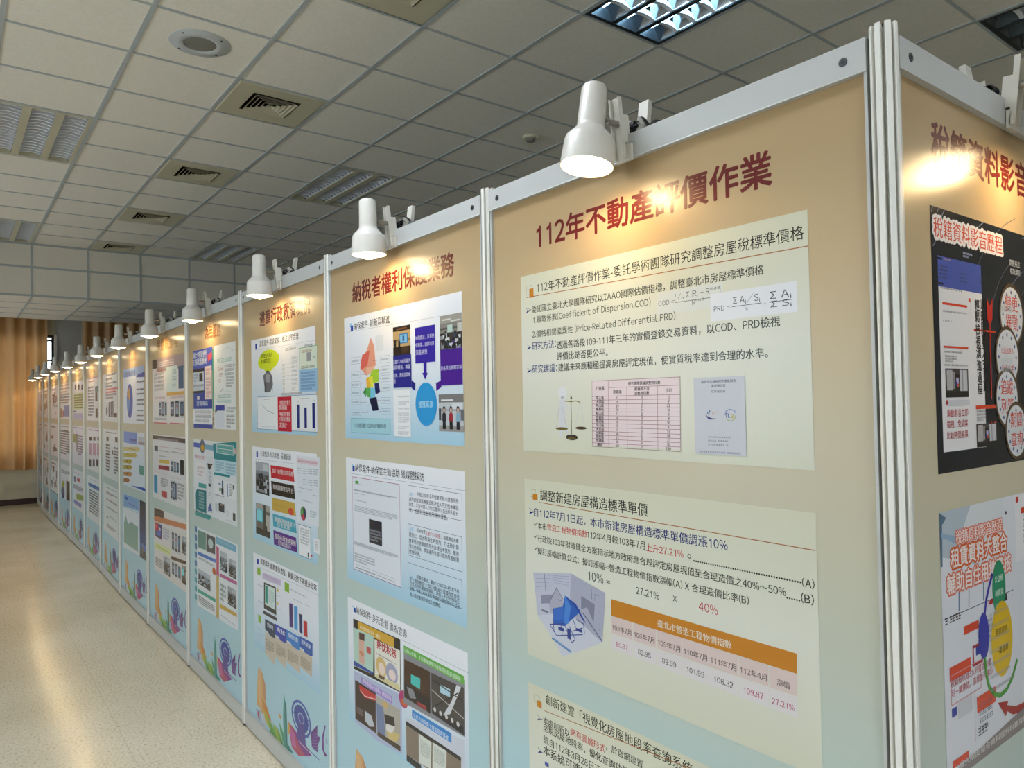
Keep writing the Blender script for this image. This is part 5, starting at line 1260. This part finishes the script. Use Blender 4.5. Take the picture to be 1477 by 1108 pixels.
class Art:
    """flat print laid over a sheet, element by element; every layer sits a hair above the last"""

    def __init__(self, y, step, seed, coarse):
        self.mb = MB()
        self.y, self.step, self.rnd, self.coarse = y, step, random.Random(seed), coarse

    def poly(self, pts, m):
        a = sum(pts[i][0]*pts[(i+1) % len(pts)][1]-pts[(i+1) % len(pts)][0]*pts[i][1] for i in range(len(pts)))
        if a < 0:
            pts = pts[::-1]
        self.mb.face([(x*.001, self.y, z*.001) for x, z in pts], m)

    def rect(self, x0, z0, x1, z1, m):
        self.poly([(x0, z0), (x1, z0), (x1, z1), (x0, z1)], m)

    def draw(self, L):
        for el in L:
            self.y -= self.step
            k = el[0]
            m = ink(el[1]) if k != 'p' else None
            if k == 'r':
                self.rect(*el[2:6], m)
            elif k == 'b':
                x0, z0, x1, z1, w = el[2:7]
                for q in ((x0, z0, x1, z0+w), (x0, z1-w, x1, z1), (x0, z0+w, x0+w, z1-w), (x1-w, z0+w, x1, z1-w)):
                    self.rect(*q, m)
            elif k == 'q':
                pts = el[2]
                if len(pts) <= 4:
                    self.poly(list(pts), m)
                else:
                    self.poly(list(pts), m)
            elif k == 'e':
                cx, cz, rx, rz = el[2:6]
                n = 40
                self.poly([(cx+rx*math.cos(2*math.pi*i/n), cz+rz*math.sin(2*math.pi*i/n)) for i in range(n)], m)
            elif k == 'ring':
                cx, cz, rx, rz, f = el[2:7]
                n = 44
                P = [(math.cos(2*math.pi*i/n), math.sin(2*math.pi*i/n)) for i in range(n+1)]
                for i in range(n):
                    (a, b_), (c, d) = P[i], P[i+1]
                    self.poly([(cx+rx*a, cz+rz*b_), (cx+rx*c, cz+rz*d), (cx+f*rx*c, cz+f*rz*d), (cx+f*rx*a, cz+f*rz*b_)], m)
            elif k == 'l':
                w, pts = el[2]*.5, el[3]
                for (xa, za), (xb, zb) in zip(pts, pts[1:]):
                    d = math.hypot(xb-xa, zb-za) or 1
                    nx, nz = -(zb-za)/d*w, (xb-xa)/d*w
                    self.poly([(xa+nx, za+nz), (xb+nx, zb+nz), (xb-nx, zb-nz), (xa-nx, za-nz)], m)
            elif k == 't':
                _, c, s, x0, z0, x1, h, bold = el
                vs, fs = layout(s)
                if not vs:
                    continue
                xa, xb = min(v[0] for v in vs), max(v[0] for v in vs)
                ya = min(v[1] for v in vs)
                yb = max(v[1] for v in vs)
                sc = sz = abs(x1-x0)/max(xb-xa, 1e-3)
                cjk = any(ord(q) >= 0x2E80 for q in s)
                if not cjk and len(s) <= 3 and yb-ya > .3*EM:
                    sc = sz = h/(yb-ya)
                    x0 = (x0+x1)/2-sc*(xb-xa)/2
                elif yb-ya > .3*EM:
                    sz = min(sc, 1.35*h/(yb-ya))
                w = bold*.0115*sc*EM          # heavier lettering: the outline spread on all sides
                if bold == 0:
                    offs = [(0, 0)]
                elif bold < 1.5:
                    offs = [(-w, 0), (w, 0)]
                else:
                    nn = 6 if bold < 5 else 14
                    offs = [(w*math.cos(2*math.pi*q/nn), w*math.sin(2*math.pi*q/nn)) for q in range(nn)]
                sl = self.mb.slot(m)
                for ox, oz in offs:
                    base = len(self.mb.v)
                    if len(offs) > 1:
                        self.y -= .000003
                    self.mb.v += [((x0+(vx-xa)*sc+ox)*.001, self.y, (z0+(vy-ya)*sz+oz)*.001) for vx, vy in vs]
                    for f in fs:
                        self.mb.f.append(tuple(base+i for i in f))
                        self.mb.mi.append(sl)
            elif k == 'g':
                x0, z0, x1, z1, n = el[2:7]
                h = (z1-z0)/n
                for i in range(n):
                    zb = z1-h*(i+1)+h*.22
                    th = max(h*.58, 3)
                    xe = x1 if i < n-1 or n == 1 else x0+(x1-x0)*self.rnd.uniform(.5, .95)
                    x = x0
                    if self.coarse:
                        while x < xe:
                            w = min(self.rnd.uniform(1.5, 5)*th, xe-x)
                            self.rect(x, zb, x+w, zb+th, m)
                            x += w+th*.7
                    else:
                        cw = min(max(th, 6), 24)
                        while x < xe:
                            w = min(cw*.82, xe-x)
                            zs = zb+th*self.rnd.uniform(.1, .3)
                            self.rect(x, zb, x+w, zb+th*.16, m)
                            self.rect(x+w*self.rnd.uniform(0, .2), zb+th*.42, x+w, zb+th*.58, m)
                            self.rect(x, zb+th*.84, x+w*self.rnd.uniform(.7, 1), zb+th, m)
                            xs = x+w*self.rnd.uniform(.2, .7)
                            self.rect(xs, zb+th*.16, xs+w*.16, zb+th*.84, m)
                            x += cw
                            if self.rnd.random() < .06:
                                x += cw*.6
            elif k == 'p':
                kd, x0, z0, x1, z1 = el[1:6]
                bgc, shapes, _n = PHOTO[kd]
                self.rect(x0, z0, x1, z1, ink(bgc))
                for c, pts in shapes:
                    self.y -= self.step
                    self.poly([(x0+(x1-x0)*min(max(px, 0), 1), z0+(z1-z0)*min(max(pz, 0), 1)) for px, pz in pts], ink(c))

    def build(self, name, parent):
        return self.mb.build(name, parent, merge=False)


# ------------------------------------------------------------------ display panels
SLZ = {'a': 1.708, 'b': 1.105, 'c': .505}
Y_SHEET = -.005


def display_panel(n, loc, rz, width, label, group):
    e = empty('display_panel', loc, rz)
    tag(e, label, 'display panel', group)
    key = 'R' if n < 0 else str(n)
    r = .0255
    x0, x1 = r, width-r
    k = width/1.25
    zr0, zr1 = 2.454, 2.519
    # top rail: hollow section with a lower lip
    b = MB()
    prof = [(-.017, zr0+.004), (-.019, zr0), (-.013, zr0), (.013, zr0), (.019, zr0), (.017, zr0+.004), (.017, zr1-.002), (.015, zr1), (-.015, zr1), (-.017, zr1-.002)]
    b.prism(prof, x0, x1, M_ALU, lambda y, z, d: (d, y, z))
    tr = b.build('top_rail', e)
    for xs in (x0+.043, x1-.043):
        s = MB()
        T = Matrix.Translation((xs, -.017, (zr0+zr1)/2)) @ Matrix.Rotation(math.radians(90), 4, 'X')
        s.lathe([(.0085, -.001), (.0085, .0012), (.0075, .0016)], M_SCREW, T, 16)
        s.lathe([(.0042, .0005), (.0042, .0022)], M_HEX, T, 6)
        so = s.build('screw', tr, merge=False)
    b = MB()
    prof = [(-.019, .098), (-.017, .092), (-.017, .014), (.017, .014), (.017, .092), (.019, .098)]
    b.prism(prof[::-1], x0, x1, M_ALU, lambda y, z, d: (d, y, z))
    b.build('bottom_rail', e)
    for s in (0, 1):
        b = MB()
        xa = x0 if s == 0 else x1-.006
        b.box(xa, -.014, .098, xa+.006, .014, zr0, M_ALU)
        b.build('stile', e)
    b = MB()
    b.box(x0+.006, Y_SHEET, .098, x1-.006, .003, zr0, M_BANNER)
    b.box(x0+.006, .003, .098, x1-.006, .005, zr0, M_BACK)
    ban = b.build('banner', e, merge=False)
    coarse = n >= 5

    def sub(name, y, keyart, seed, base=None, step=.00003):
        L = ART.get(keyart)
        if not L:
            return
        a = Art(y, step, seed, coarse)
        if k != 1 or True:
            pass
        if base is not None:
            z0, m = base
            a.mb.face([(.165, y, z0), (1.094, y, z0), (1.094, y, z0+.519), (.165, y, z0+.519)], m)
        a.draw(L)
        o = a.build(name, ban)
        return o
    st = .000006 if n < 3 else .000015
    sky = sub('skyline_artwork', Y_SHEET-.0003, 'sky', 1, None, st)
    h = sub('heading', Y_SHEET-.0003, key+'t', 2, None, st)
    for i, sl in enumerate('abc'):
        if key+sl not in ART:
            continue
        base = None
        if n == 0:
            base = (SLZ[sl], M_SL['g'+sl])
        elif n in (1, 2):
            base = (SLZ[sl], M_SL['b'+sl])
        o = sub('slide', Y_SHEET-.0005, key+sl, 10+i, base, st)
    for c in [q for q in bpy.data.objects if q.parent == ban]:
        c.scale = (k, 1, 1)
    return e


M_SL = {}
for sl, z in SLZ.items():
    M_SL['b'+sl] = gradient_z('slide_blue_'+sl, z, z+.52, [(0, 'a8d0e4'), (.3, 'cfe0ec'), (.65, 'e6eaf1'), (1, 'eef0f4')])
    M_SL['g'+sl] = gradient_z('slide_green_'+sl, z, z+.52, [(0, 'd6d6c0'), (.5, 'e0e0d2'), (1, 'd6d5bc')])

PD = ['with an orange price table and a heading starting with 112',
      'with a coloured district map and a blue oval',
      'with a yellow speech cloud and five coloured title strips',
      'with a dark blue flyer above a teal flyer',
      'with brown-headed flyers of small phone pictures',
      'with a large blue pie chart',
      'with a few grey bars on a plain white top slide',
      'with a blue stripe across its lowest slide',
      'with a yellow-green text block on its top slide',
      'with a dark upright picture on its lowest slide',
      'with a dark line under its lowest slide, third from the far end',
      'second from the far end of the row',
      'farthest of the row, next to the curtain']
FIN, GRV, HW = .0238, .009, .0053


def panel_frame(n):
    a = Vector((PX[n+1], PY[n+1], 0))
    c = Vector((PX[n], PY[n], 0))
    d = c-a
    return a, math.atan2(d.y, d.x), d.length


for n in range(13):
    a, rz, w = panel_frame(n)
    display_panel(n, a, rz, w, 'white-framed display panel '+PD[n], 'display panels of the long wall')
display_panel(-1, (0, 0, 0), math.pi/2, 1.25, 'display panel round the corner at right with a black slide of clock faces', None)


# grooved posts
def post_proto():
    e = empty('post', (0, 0, 0))
    b = MB()
    poly = []
    for k in range(8):
        an = math.radians(45*k)
        c, s = math.cos(an), math.sin(an)
        for rr, t in ((GRV, -HW*.55), (FIN-.004, -HW*.62), (FIN-.0035, -HW), (FIN-.0008, -HW), (FIN, -HW*.8), (FIN, HW*.8), (FIN-.0008, HW), (FIN-.0035, HW), (FIN-.004, HW*.62), (GRV, HW*.55)):
            poly.append((rr*c-t*s, rr*s+t*c))
    b.prism(poly, .012, 2.532, M_ALU2, lambda x, y, d: (x, y, d))
    b.build('profile', e)
    b = MB()
    b.lathe([(.010, 2.526), (.0125, 2.5325), (.0001, 2.5325)], M_GAP, None, 16)
    b.build('core', e)
    b = MB()
    b.lathe([(.021, 0), (.021, .006), (.012, .011), (.0001, .011)], M_GAP, None, 20)
    b.build('foot', e, smooth=True)
    return e


p0 = post_proto()
short = ['price-table panel', 'district-map panel', 'yellow-cloud panel', 'blue-and-teal-flyer panel', 'brown-headed-flyer panel', 'pie-chart panel',
         'grey-bars panel', 'blue-stripe panel', 'yellow-green-text panel', 'dark-picture panel', 'third panel from the far end', 'second panel from the far end', 'farthest panel']
for n in range(15):
    o = p0 if n == 0 else copy_tree(p0)
    if n == 0:
        o.location = (0, 0, 0)
        lb = 'thick grooved white corner post where the two display walls meet'
    elif n == 14:
        o.location = (0, 1.25, 0)
        lb = 'grooved white post at the far right edge of the panel round the corner'
    else:
        o.location = (PX[n], PY[n], 0)
        lb = ('grooved post between %s and %s' % (short[n-1], short[n])) if n < 13 else 'last grooved white post at the far end of the display wall by the curtain'
    tag(o, lb, 'post', 'grooved posts of the display walls')


# clip-on spotlights; origin where the front jaw grips the rail
def spot_proto():
    e = empty('clip_on_spotlight', (0, 0, 0))
    T = Matrix.Translation((-.006, -.022, -.021))
    PIV = (0, -.098, .083)
    b = MB()
    b.lathe([(.0001, .102), (.020, .102), (.028, .0985), (.0315, .091), (.0335, .000), (.0345, -.010), (.040, -.016), (.058, -.036), (.0605, -.044),
             (.0655, -.108), (.0630, -.108), (.0585, -.046), (.0385, -.02), (.030, -.01), (.0001, -.01)], M_LAMP, T, 40)
    sh = b.build('shade', e, smooth=True)
    sh.location = PIV
    b = MB()
    b.lathe([(.0001, -.02), (.026, -.022), (.036, -.05), (.0605, -.100), (.0570, -.107), (.036, -.112), (.019, -.121), (.0001, -.125)], M_BULB, T, 32)
    bu = b.build('bulb', sh, smooth=True)
    b = MB()
    b.tube([(0, -.078, .083), (0, -.066, .083)], .0065, M_CHROME, 14)
    b.tube([(0, -.068, .083), (0, -.030, .083)], .0085, M_CHROME, 14)
    b.build('swivel_arm', e, smooth=True)
    # front jaw: channel bar that widens into a U-shaped pad
    b = MB()
    Tj = Matrix.Translation((0, -.024, 0)) @ Matrix.Rotation(math.radians(6), 4, 'X')
    b.box(-.0165, -.0035, -.004, .0165, .0005, .148, M_CLAMP, Tj)
    for s in (-1, 1):
        b.box(min(s*.0165, s*.0135), -.012, -.004, max(s*.0165, s*.0135), -.0035, .148, M_CLAMP, Tj)
        b.box(min(s*.0165, s*.0145), .0005, .035, max(s*.0165, s*.0145), .020, .105, M_CLAMP, Tj)
    b.box(-.0165, -.004, -.012, .034, .004, .030, M_CLAMP)
    for v in range(len(b.v)-24, len(b.v)):
        x, y, z = b.v[v]
        b.v[v] = (x, y-.0225, z)
    b.build('front_jaw', e, bevel=.0015, merge=False)
    b = MB()
    Tr = Matrix.Translation((0, .040, .0)) @ Matrix.Rotation(math.radians(-8), 4, 'X')
    b.box(-.0165, -.002, -.005, .0165, .002, .166, M_CLAMP, Tr)
    for s in (-1, 1):
        b.box(min(s*.0165, s*.0135), .002, .0, max(s*.0165, s*.0135), .012, .166, M_CLAMP, Tr)
        b.box(min(s*.0165, s*.0145), -.034, .060, max(s*.0165, s*.0145), -.002, .108, M_CLAMP, Tr)
    b.build('rear_jaw', e, bevel=.0015, merge=False)
    b = MB()
    pts = []
    for i in range(64):
        an = 2*math.pi*i/12
        pts.append((-.016+.032*i/63, .016+.0125*math.cos(an), .086+.0125*math.sin(an)))
    b.tube(pts, .0021, M_BLACK, 6)
    b.tube([(-.019, .016, .086), (.019, .016, .086)], .0045, M_BLACK, 10)
    b.build('spring', e, smooth=True)
    b = MB()
    pts = []
    for i in range(40):
        t = i/39
        an = 2.6*math.pi*t
        pts.append((.012+.085*t, .034+.018*math.sin(an), .082+.030*math.cos(an)*(1-.6*t)-.030*t*t))
    b.tube(pts, .0042, M_BLACK, 8)
    b.build('cord', e, smooth=True)
    # the lamp's own light
    d = bpy.data.lights.new('spotlight_beam', 'SPOT')
    d.energy = LAMP_W
    d.color = (1.0, .70, .34)
    d.spot_size = math.radians(160)
    d.spot_blend = .2
    d.shadow_soft_size = .03
    lo = bpy.data.objects.new('beam', d)
    lo.location = T @ Vector((0, 0, -.132))
    lo.rotation_euler = (math.radians(12), 0, 0)
    lo.parent = sh
    COL.objects.link(lo)
    return e


s0 = spot_proto()
TILT = [-9, 1, 1, 0, 0, -1, 1, 0, 2, 0, -1, 1, 0, -4]
SU = [.609, .641, .665, .601, .619, .62, .60, .60, .60, .58, .58, .58, .40]
SR = [0, 2, -2, 3, 0, -3, 2, -2, 4, 0, 2, -3, 0]
for n in range(14):
    o = s0 if n == 0 else copy_tree(s0)
    if n < 13:
        a, rz, w = panel_frame(n)
        o.location = (a.x+math.cos(rz)*SU[n]*w/1.25, a.y+math.sin(rz)*SU[n]*w/1.25, 2.46)
        o.rotation_euler = (0, 0, rz+math.radians(SR[n]))
        lb = 'white clip-on spotlight lit above the '+(short[n] if n < 10 else short[n]+' of the row')
    else:
        o.location = (0, .54, 2.46)
        o.rotation_euler = (0, 0, math.pi/2)
        lb = 'white clip-on spotlight on the panel round the corner, only its clamp in view'
    for c in [q for q in bpy.data.objects if q.parent == o and q.name.startswith('shade')]:
        c.rotation_euler = (math.radians(TILT[n]), 0, 0)
    tag(o, lb, 'spotlight', 'clip-on spotlights')
